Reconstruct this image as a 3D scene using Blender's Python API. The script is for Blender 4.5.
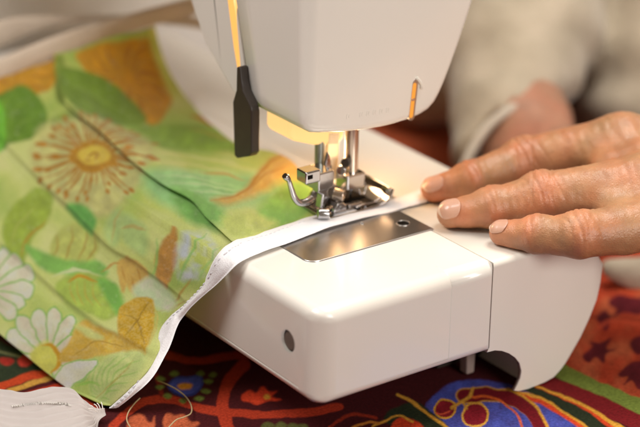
import bpy, bmesh, math, random
import numpy as np
from mathutils import Vector, Matrix
random.seed(7); rng = np.random.default_rng(7)
for o in list(bpy.data.objects): bpy.data.objects.remove(o)
sc = bpy.context.scene
C = sc.collection

# ------------------------------------------------------------------ camera
# everything is authored in centimetres: x along the machine's end face, y along its free arm, z up, bed top at z = 0
ZT = -6.17                                   # the table top
FPX = 2000.0
CAM = np.array([-47.861, -57.944, 32.202])
YAW, PITCH, ROLL = [math.radians(a) for a in (36.07, 22.808, -0.954)]
_f = np.array([math.sin(YAW)*math.cos(PITCH), math.cos(YAW)*math.cos(PITCH), -math.sin(PITCH)])
_r = np.array([math.cos(YAW), -math.sin(YAW), 0]); _d = np.cross(_f, _r)
RIGHT = math.cos(ROLL)*_r + math.sin(ROLL)*_d
DOWN = -math.sin(ROLL)*_r + math.cos(ROLL)*_d
FWD = _f
def W(p):                                    # cm -> metres, table at z = 0
    p = np.asarray(p, float); return (p - np.array([0, 0, ZT]))*0.01
def ray(px): return RIGHT*(px[0]-320)/FPX + DOWN*(px[1]-213.5)/FPX + FWD
def at(px, py, mode, v):                     # a measured image point at a known plane or distance -> cm
    r = ray((px, py))
    if mode == 'd': return CAM + r*v
    k = 'xyz'.index(mode)
    return CAM + r*((v-CAM[k])/r[k])
cam = bpy.data.cameras.new('camera'); camo = bpy.data.objects.new('camera', cam); C.objects.link(camo)
mw = Matrix.Identity(4)
for i in range(3):
    mw[i][0] = RIGHT[i]; mw[i][1] = -DOWN[i]; mw[i][2] = -FWD[i]; mw[i][3] = W(CAM)[i]
camo.matrix_world = mw
cam.sensor_width = 36; cam.lens = FPX/640*36
cam.clip_start = 0.02; cam.clip_end = 30
cam.dof.use_dof = True; cam.dof.focus_distance = 0.792; cam.dof.aperture_fstop = 5.2
sc.camera = camo

# ------------------------------------------------------------------ light
wd = bpy.data.worlds.new('World'); sc.world = wd; wd.use_nodes = True
wd.node_tree.nodes['Background'].inputs[0].default_value = (1.0, 0.78, 0.58, 1)
wd.node_tree.nodes['Background'].inputs[1].default_value = 0.25
def area(name, loc, target, size, power, col, sizey=None):
    l = bpy.data.lights.new(name, 'AREA'); l.energy = power; l.color = col
    l.shape = 'RECTANGLE'; l.size = size*0.01; l.size_y = (sizey or size)*0.01
    o = bpy.data.objects.new(name, l); C.objects.link(o)
    a, b = Vector(W(loc)), Vector(W(target)); o.location = a
    o.rotation_euler = (b-a).to_track_quat('-Z', 'Y').to_euler(); return o
area('ceiling_light', (14, 1, 58), (0, -2, 0), 26, 3.3, (1.0, 0.95, 0.88))
area('window_light', (-46, 20, 70), (-12, 5, -3), 36, 5.2, (1.0, 0.98, 0.96))
area('room_lamp', (4, -115, 46), (0, 0, 1), 45, 8.6, (1.0, 0.97, 0.93))
sc.view_settings.view_transform = 'Standard'; sc.view_settings.look = 'None'
sc.view_settings.exposure = 0.0; sc.view_settings.gamma = 1.0
sc.render.engine = 'CYCLES'
try:
    sc.cycles.use_denoising = True; sc.cycles.max_bounces = 8
except Exception: pass

# ------------------------------------------------------------------ materials
def lin(c):
    c = np.asarray(c, float)/255.0
    return np.where(c <= 0.04045, c/12.92, ((c+0.055)/1.055)**2.4)
def mat(name, col=(0.8, 0.8, 0.8), rough=0.5, metal=0.0, **kw):
    m = bpy.data.materials.new(name); m.use_nodes = True
    b = m.node_tree.nodes['Principled BSDF']
    b.inputs['Base Color'].default_value = (*col, 1); b.inputs['Roughness'].default_value = rough
    b.inputs['Metallic'].default_value = metal
    for k, v in kw.items(): b.inputs[k.replace('_', ' ')].default_value = v
    return m
def nodes(m): return m.node_tree.nodes, m.node_tree.links, m.node_tree.nodes['Principled BSDF']
def add_noise_col(m, c1, c2, scale, detail=4, lo=.35, hi=.65):
    N, L, b = nodes(m)
    tc = N.new('ShaderNodeTexCoord'); n = N.new('ShaderNodeTexNoise'); r = N.new('ShaderNodeValToRGB')
    n.inputs['Scale'].default_value = scale; n.inputs['Detail'].default_value = detail
    r.color_ramp.elements[0].color = (*c1, 1); r.color_ramp.elements[1].color = (*c2, 1)
    r.color_ramp.elements[0].position = lo; r.color_ramp.elements[1].position = hi
    L.new(tc.outputs['Object'], n.inputs['Vector']); L.new(n.outputs['Fac'], r.inputs['Fac']); L.new(r.outputs['Color'], b.inputs['Base Color'])
def add_noise_rough(m, lo, hi, scale, stretch=None):
    N, L, b = nodes(m)
    tc = N.new('ShaderNodeTexCoord'); n = N.new('ShaderNodeTexNoise'); r = N.new('ShaderNodeMapRange')
    n.inputs['Scale'].default_value = scale; n.inputs['Detail'].default_value = 1
    r.inputs['From Min'].default_value = .1; r.inputs['From Max'].default_value = .9
    r.inputs['To Min'].default_value = lo; r.inputs['To Max'].default_value = hi
    if stretch:
        mp = N.new('ShaderNodeMapping'); mp.inputs['Scale'].default_value = stretch
        L.new(tc.outputs['Object'], mp.inputs['Vector']); L.new(mp.outputs['Vector'], n.inputs['Vector'])
    else: L.new(tc.outputs['Object'], n.inputs['Vector'])
    L.new(n.outputs['Fac'], r.inputs['Value']); L.new(r.outputs['Result'], b.inputs['Roughness'])
def add_bump(m, texs, dist=0.0003):
    """texs: list of (kind, scale, strength)"""
    N, L, b = nodes(m); tc = N.new('ShaderNodeTexCoord'); prev = None
    for kind, scale, st in texs:
        if kind == 'noise':
            t = N.new('ShaderNodeTexNoise'); t.inputs['Detail'].default_value = 5; out = t.outputs['Fac']
        elif kind == 'voronoi':
            t = N.new('ShaderNodeTexVoronoi'); t.feature = 'DISTANCE_TO_EDGE'; out = t.outputs['Distance']
        elif kind == 'rib':
            t = N.new('ShaderNodeTexWave'); t.inputs['Distortion'].default_value = 1.0; out = t.outputs['Fac']
        t.inputs['Scale'].default_value = scale
        L.new(tc.outputs['Object'], t.inputs['Vector'])
        bp = N.new('ShaderNodeBump'); bp.inputs['Strength'].default_value = st; bp.inputs['Distance'].default_value = dist
        L.new(out, bp.inputs['Height'])
        if prev: L.new(prev.outputs['Normal'], bp.inputs['Normal'])
        prev = bp
    L.new(prev.outputs['Normal'], b.inputs['Normal'])
def weave(m, sx, sy, strength, dist=0.00012, attr='UVMap'):
    """woven cloth: crossed threads in the cloth's own coordinates"""
    N, L, b = nodes(m)
    uv = N.new('ShaderNodeUVMap'); uv.uv_map = attr
    outs = []
    for ax, s in ((0, sx), (1, sy)):
        w = N.new('ShaderNodeTexWave'); w.bands_direction = 'X' if ax == 0 else 'Y'
        w.inputs['Scale'].default_value = s; w.inputs['Distortion'].default_value = 0.6; w.inputs['Detail Scale'].default_value = 3
        L.new(uv.outputs['UV'], w.inputs['Vector']); outs.append(w.outputs['Fac'])
    mx = N.new('ShaderNodeMath'); mx.operation = 'ADD'; L.new(outs[0], mx.inputs[0]); L.new(outs[1], mx.inputs[1])
    bp = N.new('ShaderNodeBump'); bp.inputs['Strength'].default_value = strength; bp.inputs['Distance'].default_value = dist
    L.new(mx.outputs[0], bp.inputs['Height']); L.new(bp.outputs['Normal'], b.inputs['Normal'])
    return bp
def print_attr(m, attr='print', grain=0.12, gscale=900):
    """the cloth's printed dye (point colours) with a fine thread grain"""
    N, L, b = nodes(m)
    a = N.new('ShaderNodeAttribute'); a.attribute_name = attr
    tc = N.new('ShaderNodeTexCoord'); n = N.new('ShaderNodeTexNoise'); n.inputs['Scale'].default_value = gscale; n.inputs['Detail'].default_value = 3
    r = N.new('ShaderNodeMapRange'); r.inputs['From Min'].default_value = .3; r.inputs['From Max'].default_value = .7
    r.inputs['To Min'].default_value = 1-grain; r.inputs['To Max'].default_value = 1+grain
    mx = N.new('ShaderNodeVectorMath'); mx.operation = 'SCALE'
    L.new(tc.outputs['Object'], n.inputs['Vector']); L.new(n.outputs['Fac'], r.inputs['Value'])
    L.new(a.outputs['Color'], mx.inputs[0]); L.new(r.outputs['Result'], mx.inputs['Scale']); L.new(mx.outputs['Vector'], b.inputs['Base Color'])
def glow(name, col, strength):
    m = mat(name, tuple(c*.25 for c in col), 0.4)
    b = m.node_tree.nodes['Principled BSDF']
    b.inputs['Emission Color'].default_value = (*col, 1); b.inputs['Emission Strength'].default_value = strength
    return m

M_plastic = mat('cream_plastic', (0.79, 0.745, 0.675), 0.28, 0, Coat_Weight=0.5, Coat_Roughness=0.12)
add_noise_rough(M_plastic, 0.27, 0.30, 20)
M_tray = mat('cream_tray_plastic', (0.79, 0.745, 0.665), 0.30, 0, Coat_Weight=0.25, Coat_Roughness=0.15)
add_noise_rough(M_tray, 0.29, 0.32, 20)
M_chrome = mat('chrome', (0.50, 0.49, 0.50), 0.10, 1.0); add_noise_rough(M_chrome, 0.07, 0.14, 200)
M_steel = mat('satin_steel', (0.52, 0.495, 0.475), 0.25, 1.0); add_noise_rough(M_steel, 0.27, 0.30, 20)
M_bar = mat('polished_bar', (0.62, 0.52, 0.43), 0.16, 1.0); add_noise_rough(M_bar, 0.12, 0.28, 200, (1, 1, .1))
M_greybar = mat('grey_bar', (0.35, 0.37, 0.33), 0.35, 0.8); add_noise_rough(M_greybar, 0.3, 0.45, 200)
M_dark = mat('dark_brown_plastic', (0.035, 0.026, 0.020), 0.38); add_noise_rough(M_dark, 0.3, 0.5, 150)
M_black = mat('recess_shade_black', (0.012, 0.010, 0.008), 0.8, Specular_IOR_Level=0.0); add_noise_rough(M_black, 0.5, 0.7, 200)  # flat black standing in for the shade inside holes and slots
M_rubber = mat('pale_rubber', (0.30, 0.22, 0.185), 0.6); add_noise_rough(M_rubber, 0.5, 0.7, 200)
M_screw = mat('dull_screw', (0.22, 0.19, 0.16), 0.45, 0.7); add_noise_rough(M_screw, 0.35, 0.55, 300)
M_thread_guard = mat('milky_plastic', (0.85, 0.74, 0.55), 0.3, 0, Transmission_Weight=0.25, IOR=1.3); add_noise_rough(M_thread_guard, .2, .4, 200)
M_lamp = glow('lamp_diffuser', (1.0, 0.60, 0.22), 1.1)
M_slot = glow('lamp_glow', (1.0, 0.54, 0.15), 1.15)
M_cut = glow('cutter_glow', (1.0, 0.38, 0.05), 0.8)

# ------------------------------------------------------------------ object helpers
def base_of(parent):
    v = Vector((0, 0, 0))
    while parent is not None: v += parent.location; parent = parent.parent
    return v
def link(name, me, m, parent=None, smooth=True):
    if m is not None: me.materials.append(m)
    if smooth:
        for p in me.polygons: p.use_smooth = True
    o = bpy.data.objects.new(name, me); C.objects.link(o)
    if parent is not None: o.parent = parent
    return o
def mesh(name, V, F, m, parent=None, smooth=True):
    b = np.array(base_of(parent))
    me = bpy.data.meshes.new(name)
    me.from_pydata((W(V) - b).tolist(), [], F if isinstance(F, list) else F.tolist()); me.update()
    return link(name, me, m, parent, smooth)
def thing(name, loc, label, cat, group=None):
    o = bpy.data.objects.new(name, None); C.objects.link(o); o.location = W(loc); o.empty_display_size = 0.02
    o['label'] = label; o['category'] = cat
    if group: o['group'] = group
    return o
def bevel(o, w, seg=4, angle=30, weight=False):
    md = o.modifiers.new('bevel', 'BEVEL'); md.width = w*0.01; md.segments = seg
    md.limit_method = 'WEIGHT' if weight else 'ANGLE'; md.angle_limit = math.radians(angle); md.harden_normals = False
    md.use_clamp_overlap = True
    wn = o.modifiers.new('normals', 'WEIGHTED_NORMAL'); wn.keep_sharp = True
    return o
def box(name, lo, hi, m, parent, bv=0.05, seg=3):
    x0, y0, z0 = lo; x1, y1, z1 = hi
    V = [(x0,y0,z0),(x1,y0,z0),(x1,y1,z0),(x0,y1,z0),(x0,y0,z1),(x1,y0,z1),(x1,y1,z1),(x0,y1,z1)]
    F = [(0,3,2,1),(4,5,6,7),(0,1,5,4),(1,2,6,5),(2,3,7,6),(3,0,4,7)]
    o = mesh(name, V, F, m, parent)
    if bv: bevel(o, bv, seg)
    return o
def prism(name, pts, axis, a0, a1, m, parent, bv=0.05, seg=3, angle=30):
    """polygon pts (2-D, the two other axes in order) extruded along axis from a0 to a1 (a1 may be a function of the point)"""
    n = len(pts); V = []
    for a in (a0, a1):
        for p in pts:
            q = [0, 0, 0]; k = [i for i in range(3) if i != axis]
            q[k[0]], q[k[1]] = p; q[axis] = a(p) if callable(a) else a; V.append(tuple(q))
    F = [tuple(range(n)), tuple(range(2*n-1, n-1, -1))] + [(i, i+n, (i+1) % n + n, (i+1) % n) for i in range(n)]
    o = mesh(name, V, F, m, parent)
    bm = bmesh.new(); bm.from_mesh(o.data); bmesh.ops.recalc_face_normals(bm, faces=bm.faces); bm.to_mesh(o.data); bm.free()
    if bv: bevel(o, bv, seg, angle)
    return o
def spline(P, n, closed=False):
    """Catmull-Rom through P, n samples spaced evenly along the curve"""
    P = np.asarray(P, float)
    Q = np.vstack([2*P[0]-P[1], P, 2*P[-1]-P[-2]]) if not closed else np.vstack([P[-1], P, P[0], P[1]])
    out = []
    for i in range(len(Q)-3):
        p0, p1, p2, p3 = Q[i:i+4]
        for t in np.linspace(0, 1, 24, endpoint=False):
            out.append(.5*((2*p1)+(-p0+p2)*t+(2*p0-5*p1+4*p2-p3)*t*t+(-p0+3*p1-3*p2+p3)*t**3))
    if not closed: out.append(P[-1])
    out = np.array(out)
    if closed: out = np.vstack([out, out[0]])
    s = np.r_[0, np.cumsum(np.linalg.norm(np.diff(out, axis=0), axis=1))]
    t = np.linspace(0, s[-1], n+1)[:-1] if closed else np.linspace(0, s[-1], n)
    return np.stack([np.interp(t, s, out[:, k]) for k in range(out.shape[1])], 1)
def tube_data(P, r, seg=12, cap=True):
    P = np.asarray(P, float); n = len(P); r = np.broadcast_to(np.asarray(r, float), (n,))
    T = np.gradient(P, axis=0); T /= np.linalg.norm(T, axis=1)[:, None]
    up = np.array([0, 0, 1.]) if abs(T[0][2]) < .9 else np.array([1., 0, 0])
    a = np.cross(T[0], up); a /= np.linalg.norm(a)
    V = []; 
    for i in range(n):
        a = a - T[i]*a.dot(T[i]); a /= np.linalg.norm(a); b = np.cross(T[i], a)
        for k in range(seg):
            th = 2*math.pi*k/seg; V.append(P[i] + r[i]*(math.cos(th)*a+math.sin(th)*b))
    F = [(i*seg+k, i*seg+(k+1) % seg, (i+1)*seg+(k+1) % seg, (i+1)*seg+k) for i in range(n-1) for k in range(seg)]
    if cap: F += [tuple(range(seg-1, -1, -1)), tuple((n-1)*seg+k for k in range(seg))]
    return V, F
def tube(name, P, r, m, parent=None, seg=12, bv=0):
    V, F = tube_data(P, r, seg); o = mesh(name, V, F, m, parent)
    if bv: bevel(o, bv, 3, 50)
    else: o.data.polygons[-1].use_smooth = False; o.data.polygons[-2].use_smooth = False
    return o
def cyl(name, a, b, r, m, parent, seg=32, bv=0.03):
    a, b = np.array(a, float), np.array(b, float)
    return tube(name, np.array([a, a+(b-a)*.5, b]), r, m, parent, seg, bv)

# numpy value noise, for hand-drawn edges and folds
_perm = rng.random((64, 64, 64)).astype(np.float32)
def vnoise(p, freq, octv=2):
    p = np.asarray(p, float)
    if p.shape[1] == 2: p = np.c_[p, np.zeros(len(p))+.37]
    tot = np.zeros(len(p)); amp = 1; s = 0
    for o in range(octv):
        q = p*freq*2**o; i = np.floor(q).astype(int); f = q-i; f = f*f*(3-2*f); v = 0
        for dx in (0, 1):
            for dy in (0, 1):
                for dz in (0, 1):
                    w = (f[:, 0] if dx else 1-f[:, 0])*(f[:, 1] if dy else 1-f[:, 1])*(f[:, 2] if dz else 1-f[:, 2])
                    v = v + w*_perm[(i[:, 0]+dx) % 64, (i[:, 1]+dy) % 64, (i[:, 2]+dz) % 64]
        tot += amp*(v-.5)*2; s += amp; amp *= .5
    return tot/s
# print painter: dye laid on a cloth's own flat coordinates
class Print:
    var = .55
    def __init__(s, q, base, wob=1.2, wf=.12):
        s.q = q + np.c_[vnoise(q, wf), vnoise(q+91.3, wf)]*wob
        s.c = np.tile(lin(base), (len(q), 1))
    def mix(s, col, w):
        w = np.clip(w, 0, 1)[:, None]; s.c = s.c*(1-w) + lin(col)*w
    def sd(s, poly, smooth=True):
        P = spline(poly, max(24, 5*len(poly)), True) if smooth else np.asarray(poly, float)
        d = np.full(len(s.q), 1e9); ins = np.zeros(len(s.q), bool)
        lo, hi = P.min(0)-14, P.max(0)+14
        k = np.where(((s.q > lo) & (s.q < hi)).all(1))[0]
        if len(k) == 0: return d
        q = s.q[k]; dd = np.full(len(k), 1e9); ii = np.zeros(len(k), bool)
        for a, b in zip(P, np.roll(P, -1, 0)):
            e = b-a; w = q-a; h = np.clip(w@e/(e@e+1e-9), 0, 1); dd = np.minimum(dd, np.linalg.norm(w-h[:, None]*e, axis=1))
            c = (a[1] <= q[:, 1]) != (b[1] <= q[:, 1])
            with np.errstate(divide='ignore', invalid='ignore'):
                xi = a[0] + (q[:, 1]-a[1])*(b[0]-a[0])/(b[1]-a[1])
            ii ^= c & (q[:, 0] < xi)
        d[k] = np.where(ii, -dd, dd); return d
    def blob(s, poly, col, soft=1.1, line=None, lw=.7, alpha=1.0, smooth=True, tex=None):
        d = s.sd(poly, smooth); w = np.clip(.5-d/(2*soft), 0, 1)*alpha
        if tex: w = w*np.clip(.55+tex[1]*vnoise(s.q+13, tex[0], 3)*1.4, 0, 1)
        s.mix(col, w)
        if s.var:
            nz_ = vnoise(s.q+np.array(poly[0]), .11, 3); s.mix(np.minimum(np.array(col)*1.22+8, 255), w*np.clip(nz_*s.var, 0, .75)); s.mix(np.array(col)*.80, w*np.clip(-nz_*s.var, 0, .75))
        if line: s.mix(line, np.clip(1-(np.abs(d)-lw)/.6, 0, 1)*alpha)
    def stroke(s, pts, width, col, alpha=1.0, taper=False, soft=.7, tex=None):
        P = spline(pts, max(12, 8*len(pts))); d = np.full(len(s.q), 1e9)
        lo, hi = P.min(0)-width-3, P.max(0)+width+3
        k = np.where(((s.q > lo) & (s.q < hi)).all(1))[0]
        if len(k) == 0: return
        q = s.q[k]; best = np.full(len(k), 1e9)
        for i, (a, b) in enumerate(zip(P[:-1], P[1:])):
            e = b-a; w = q-a; h = np.clip(w@e/(e@e+1e-9), 0, 1)
            wd_ = width/2*(1 if not taper else max(.15, math.sin(math.pi*(i+.7)/(len(P)+.4))))
            best = np.minimum(best, np.linalg.norm(w-h[:, None]*e, axis=1)-wd_)
        d[k] = best; w = np.clip(.5-d/(2*soft), 0, 1)*alpha
        if tex: w = w*np.clip(.6+tex[1]*vnoise(s.q+13, tex[0], 3)*1.4, 0, 1)
        s.mix(col, w)
def set_print(o, col, name='print'):
    a = o.data.color_attributes.new(name, 'FLOAT_COLOR', 'POINT')
    a.data.foreach_set('color', np.c_[col, np.ones(len(col))].astype(np.float32).ravel())
def grid_faces(nu, nv):
    i = np.arange(nu-1)[:, None]*nv + np.arange(nv-1)[None, :]
    return np.stack([i, i+1, i+nv+1, i+nv], -1).reshape(-1, 4)
def set_uv(o, uv):
    l = o.data.uv_layers.new(name='UVMap'); vi = np.zeros(len(o.data.loops), np.int32); o.data.loops.foreach_get('vertex_index', vi)
    l.data.foreach_set('uv', np.asarray(uv, np.float32)[vi].ravel())
def project(P):
    q = np.asarray(P)-CAM; z = q@FWD; return np.stack([320+FPX*(q@RIGHT)/z, 213.5+FPX*(q@DOWN)/z], 1)

# ------------------------------------------------------------------ the setting: tablecloth and the far wall
def axis_vals(a, b, c, d, step, big):
    return np.r_[np.arange(a, b, big), np.arange(b, c, step), np.arange(c, d+big, big)]
xs = axis_vals(-60, -19, 17, 70, 0.065, 2.5); ys = axis_vals(-50, -13, 15, 60, 0.065, 2.5)
GX, GY = np.meshgrid(xs, ys, indexing='ij')
TV = np.c_[GX.ravel(), GY.ravel(), np.full(GX.size, ZT)]
TV[:, 2] += .10*vnoise(TV[:, :2], .11, 2) - .1
# a soft fold in the cloth to the right of the machine
fold = at(560, 318, 'z', ZT), at(650, 322, 'z', ZT)
e = (fold[1]-fold[0])[:2]; e /= np.linalg.norm(e); nrm = np.array([-e[1], e[0]])
TV[:, 2] += .22*np.exp(-(((TV[:, :2]-fold[0][:2])@nrm)/.45)**2)*np.clip(((TV[:, :2]-fold[0][:2])@e+1.0)/2, 0, 1)
pq = project(np.c_[TV[:, :2], np.full(len(TV), ZT)])      # flat print coordinates of the cloth as laid out
pt = Print(pq, (66, 18, 20), 1.5, .09)
OR, OR2, MA, MA2, GR, YE, BL, LG = (164, 52, 28), (172, 84, 52), (92, 20, 26), (58, 14, 18), (38, 46, 28), (206, 150, 52), (70, 78, 160), (112, 128, 54)
pt.blob([(360,112),(440,108),(480,150),(450,180),(380,150)], OR2)
# generic ring lattice of the print, so the cloth carries on past the framed part
for cx in range(-900, 1500, 230):
    for cy in range(-300, 800, 130):
        if 0 < cx+60 < 640 and 250 < cy < 460: continue
        a = np.linspace(0, 2*math.pi, 14)[:-1]
        pt.stroke([(cx+90*math.cos(t), cy+48*math.sin(t)) for t in np.r_[a, a[0]]], 11, OR)
        pt.blob([(cx+22*math.cos(t)*(1+.3*math.cos(5*t)), cy+12*math.sin(t)*(1+.3*math.cos(5*t))) for t in a], BL, line=YE)
# orange-red ground at the right
pt.blob([(560,330),(600,255),(720,230),(900,250),(900,470),(700,430),(640,403),(600,387),(568,371),(540,372)], OR2, smooth=False, tex=None)
pt.blob([(560,330),(600,255),(720,230),(900,250),(900,470),(700,430),(640,403),(600,387),(568,371),(540,372)], OR, alpha=.8, smooth=False, tex=(.05, 1))
for L_ in ([(583,352),(592,343),(588,338),(600,340),(612,334),(606,344),(617,346),(606,350),(604,360),(596,353),(590,360)],
           [(618,372),(628,362),(640,358),(652,362),(660,372),(648,376),(640,386),(632,378),(622,382),(628,374)],
           [(608,300),(618,292),(640,296),(660,290),(652,304),(640,312),(622,310),(612,316),(616,306)],
           [(596,318),(604,306),(612,316),(608,328),(600,324)],
           [(630,340),(640,332),(654,336),(650,346),(638,352)]):
    pt.blob(L_, (88, 22, 30), soft=.9)
pt.stroke([(590,330),(612,322),(640,324),(670,318)], 3, (196, 78, 50), .6)
# light green, maroon, orange and dark green bands fanning out from under the machine
pt.stroke([(540,360),(572,373),(606,389),(650,407),(720,432)], 15, LG)
pt.stroke([(534,378),(572,390),(606,404),(650,426),(700,452)], 17, (112, 22, 26))
pt.stroke([(528,382),(562,394),(592,408),(628,430),(660,452)], 5, YE)
pt.stroke([(529,384),(561,396),(590,410),(624,432),(655,452)], 4, (200, 66, 30))
pt.stroke([(520,386),(552,398),(580,412),(606,432),(630,455)], 13, GR)
pt.blob([(440,388),(470,378),(510,382),(548,402),(592,432),(600,470),(480,470),(452,436),(424,410)], BL, smooth=True, tex=(.12, 1.1))
pt.blob([(440,388),(470,378),(510,382),(548,402),(592,432),(600,470),(480,470),(452,436),(424,410)], BL, alpha=.75)
pt.stroke([(508,388),(532,394),(560,407),(592,430),(610,450)], 5, YE)
pt.stroke([(512,390),(534,397),(560,409),(590,431),(606,450)], 4, (204, 68, 32))
pt.stroke([(464,394),(490,392),(514,396),(532,408),(542,426),(545,450)], 15, YE)
pt.stroke([(464,394),(490,392),(514,397),(531,409),(540,426),(543,450)], 12.5, (112, 18, 28))
pt.stroke([(470,394),(490,395),(506,402),(518,414),(524,430)], 2.2, (214, 96, 38))
pt.blob([(434,407),(440,398),(452,399),(456,407),(450,415),(440,415)], (132, 26, 36), line=YE)
pt.blob([(462,412),(468,402),(478,400),(488,408),(486,420),(474,424),(464,420)], (128, 24, 36), line=(214,160,60))
pt.stroke([(436,410),(442,412),(450,408)], 1.6, (222, 90, 60))
pt.stroke([(452,405),(462,399),(470,394),(474,386)], 3, YE); pt.stroke([(462,399),(466,406)], 2.2, YE)
# left of the blue: dark green wedge, hearts
pt.blob([(398,404),(420,402),(446,422),(470,450),(420,450),(400,430),(384,416)], GR)
pt.stroke([(398,392),(414,402),(440,420),(470,445)], 3, YE)
pt.blob([(390,430),(400,416),(416,420),(430,436),(410,450)], (196, 62, 30)); pt.stroke([(372,424),(398,414),(412,420)], 2, YE)
pt.stroke([(330,424),(345,414),(362,412),(376,416)], 3, (140, 44, 24)); pt.stroke([(352,426),(366,420),(378,421)], 2.4, (190, 120, 44))
# the dark medallions in front of the machine
pt.stroke([(112,424),(126,410),(148,398),(170,397),(190,402),(212,408),(240,411),(270,412),(305,410),(340,404)], 8, OR)
pt.stroke([(244,362),(232,374),(224,390),(223,408),(230,428),(238,446)], 12, OR)
pt.stroke([(168,352),(185,357),(206,358),(226,354),(250,352)], 8, OR)
pt.stroke([(150,366),(158,376),(162,392)], 5, (120, 34, 22))
pt.blob([(168,384),(176,375),(190,374),(201,374),(202,384),(194,391),(180,393)], BL, line=(50, 56, 120)); pt.blob([(178,383),(185,380),(193,382),(190,387),(181,387)], (212, 140, 44))
for cx, cy in ((161,376),(160,385),(168,394),(183,398),(199,395),(206,388),(208,378),(213,372),(174,371),(200,371)):
    pt.blob([(cx-4.5,cy),(cx,cy-2.6),(cx+4.5,cy),(cx,cy+2.6)], (104, 118, 50))
pt.blob([(242,392),(250,387),(256,390),(262,384),(268,389),(278,388),(272,394),(282,398),(268,399),(258,402),(250,399),(242,399)], (200, 62, 32)); pt.blob([(264,393),(268,392),(270,396),(265,397)], YE)
pt.blob([(126,424),(132,413),(142,412),(150,420),(154,413),(152,430),(140,445),(128,440)], OR2); pt.blob([(162,420),(166,411),(176,413),(184,412),(190,418),(200,421),(188,428),(178,436),(168,430)], OR2)
for cx in (268, 280, 292, 302): pt.blob([(cx-6,424),(cx,420),(cx+6,423),(cx,428)], (84, 84, 40))
pt.blob([(280,440),(290,428),(304,430),(300,446)], (70, 78, 130))
# left edge
pt.blob([(-60,300),(0,338),(34,352),(48,368),(30,376),(0,384),(-60,392)], GR)
pt.stroke([(-20,348),(8,350),(26,356)], 2, (120, 120, 80)); pt.blob([(18,356),(26,352),(34,358),(28,364),(20,363)], (176, 52, 40)); pt.blob([(0,356),(10,354),(14,359),(4,362)], (150, 40, 30))
pt.stroke([(-30,394),(0,384),(28,374),(60,368)], 8, (168, 58, 26)); pt.stroke([(-30,400),(6,390),(36,379),(64,372)], 5, (176, 132, 56)); pt.stroke([(-30,408),(20,394),(60,383),(90,380)], 6, OR)
pt.blob([(40,392),(60,384),(86,394),(100,408),(80,408),(60,402)], (150, 46, 26), alpha=.9)
M_table = mat('printed_cotton', rough=0.9, Specular_IOR_Level=.15); print_attr(M_table, grain=.25, gscale=900); 
tc_o = mesh('tablecloth', TV, grid_faces(len(xs), len(ys)), M_table)
set_print(tc_o, pt.c); set_uv(tc_o, TV[:, :2]*.1); weave(M_table, 30, 30, .12, .0001)
tc_o['kind'] = 'structure'
M_wall = mat('brown_wall', (0.16, 0.105, 0.06), 0.8); add_noise_col(M_wall, (0.14, 0.09, 0.05), (0.19, 0.125, 0.07), 3)
wall = mesh('wall', [(-200, 170, -90), (240, 170, -90), (240, 170, 140), (-200, 170, 140), (-200, 176, -90), (240, 176, -90), (240, 176, 140), (-200, 176, 140)],
            [(0,1,2,3),(5,4,7,6),(0,3,7,4),(1,5,6,2),(3,2,6,7),(0,4,5,1)], M_wall, smooth=False); wall['kind'] = 'structure'

# ------------------------------------------------------------------ sewing machine
mach = thing('sewing_machine', (0, 8, ZT), 'cream white free-arm sewing machine standing on the red patterned tablecloth', 'sewing machine')
XL, XR, YF, ZB = -8.5, 5.2, -3.9, -3.98
def weighted_box(name, lo, hi, m, wts, w, seg, cutters=()):
    """box whose edges carry their own rounding: wts maps edge direction + sides to a weight"""
    o = box(name, lo, hi, m, mach, 0)
    bm = bmesh.new(); bm.from_mesh(o.data)
    lay = bm.edges.layers.float.new('bevel_weight_edge')
    loW, hiW = W(lo)-np.array(mach.location), W(hi)-np.array(mach.location); mid = (loW+hiW)/2
    for ed in bm.edges:
        c = (np.array(ed.verts[0].co)+np.array(ed.verts[1].co))/2; key = ''
        for k, ax in enumerate('xyz'):
            if abs(c[k]-mid[k]) > 1e-5*1: key += ax + ('+' if c[k] > mid[k] else '-')
        ed[lay] = wts.get(key, .1)
    bm.to_mesh(o.data); bm.free()
    for lo_c, hi_c in cutters:
        cb = box('cutter', lo_c, hi_c, None, mach, 0)
        cb.hide_render = True
        o['_cut'] = 1; cutter_list.append((o, cb))
    bevel(o, w, seg, weight=True)
    return o
cutter_list = []
def groove_boxes(o, boxes):
    """cut narrow part lines into a finished solid; the cutters are removed again"""
    dg = bpy.context.evaluated_depsgraph_get(); dg.update()
    for lo_c, hi_c in boxes:
        cb = box('cutter', lo_c, hi_c, None, mach, 0) if not np.isscalar(hi_c) else cyl('cutter', lo_c[0], lo_c[1], hi_c, None, mach, 40, 0)
        md = o.modifiers.new('groove', 'BOOLEAN'); md.operation = 'DIFFERENCE'; md.object = cb; md.solver = 'EXACT'
        bpy.context.view_layer.update()
        dg = bpy.context.evaluated_depsgraph_get(); dg.update()
        me = bpy.data.meshes.new_from_object(o.evaluated_get(dg))
        o.modifiers.clear(); o.data = me
        bpy.data.objects.remove(cb)
    for p in o.data.polygons: p.use_smooth = True
    wn = o.modifiers.new('normals', 'WEIGHTED_NORMAL'); wn.keep_sharp = True
wts = {'x-y-': 1.0, 'x-z+': .55, 'y-z+': .62, 'x-z-': .45, 'y-z-': .45, 'x+y-': .05, 'x+z+': .05, 'x-y+': .5, 'x+z-': .05}
arm = weighted_box('free_arm', (XL, YF, ZB), (-0.016, 30, 0), M_plastic, wts, 0.95, 8)
groove_boxes(arm, [((-2.112, YF-1, ZB+.3), (-2.082, YF+.12, -.35)),                       # front door line
                   ((-2.112, YF-1, -.36), (-2.082, -2.9, .3)),
                   (((XL-1, -1.96, -1.87), (XL+.17, -1.96, -1.87)), .46), 
                   ((XL-1, YF+1.25, -3.56), (XL+.05, 29, -3.52)),                             # bottom shell line
                   ])
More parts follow.
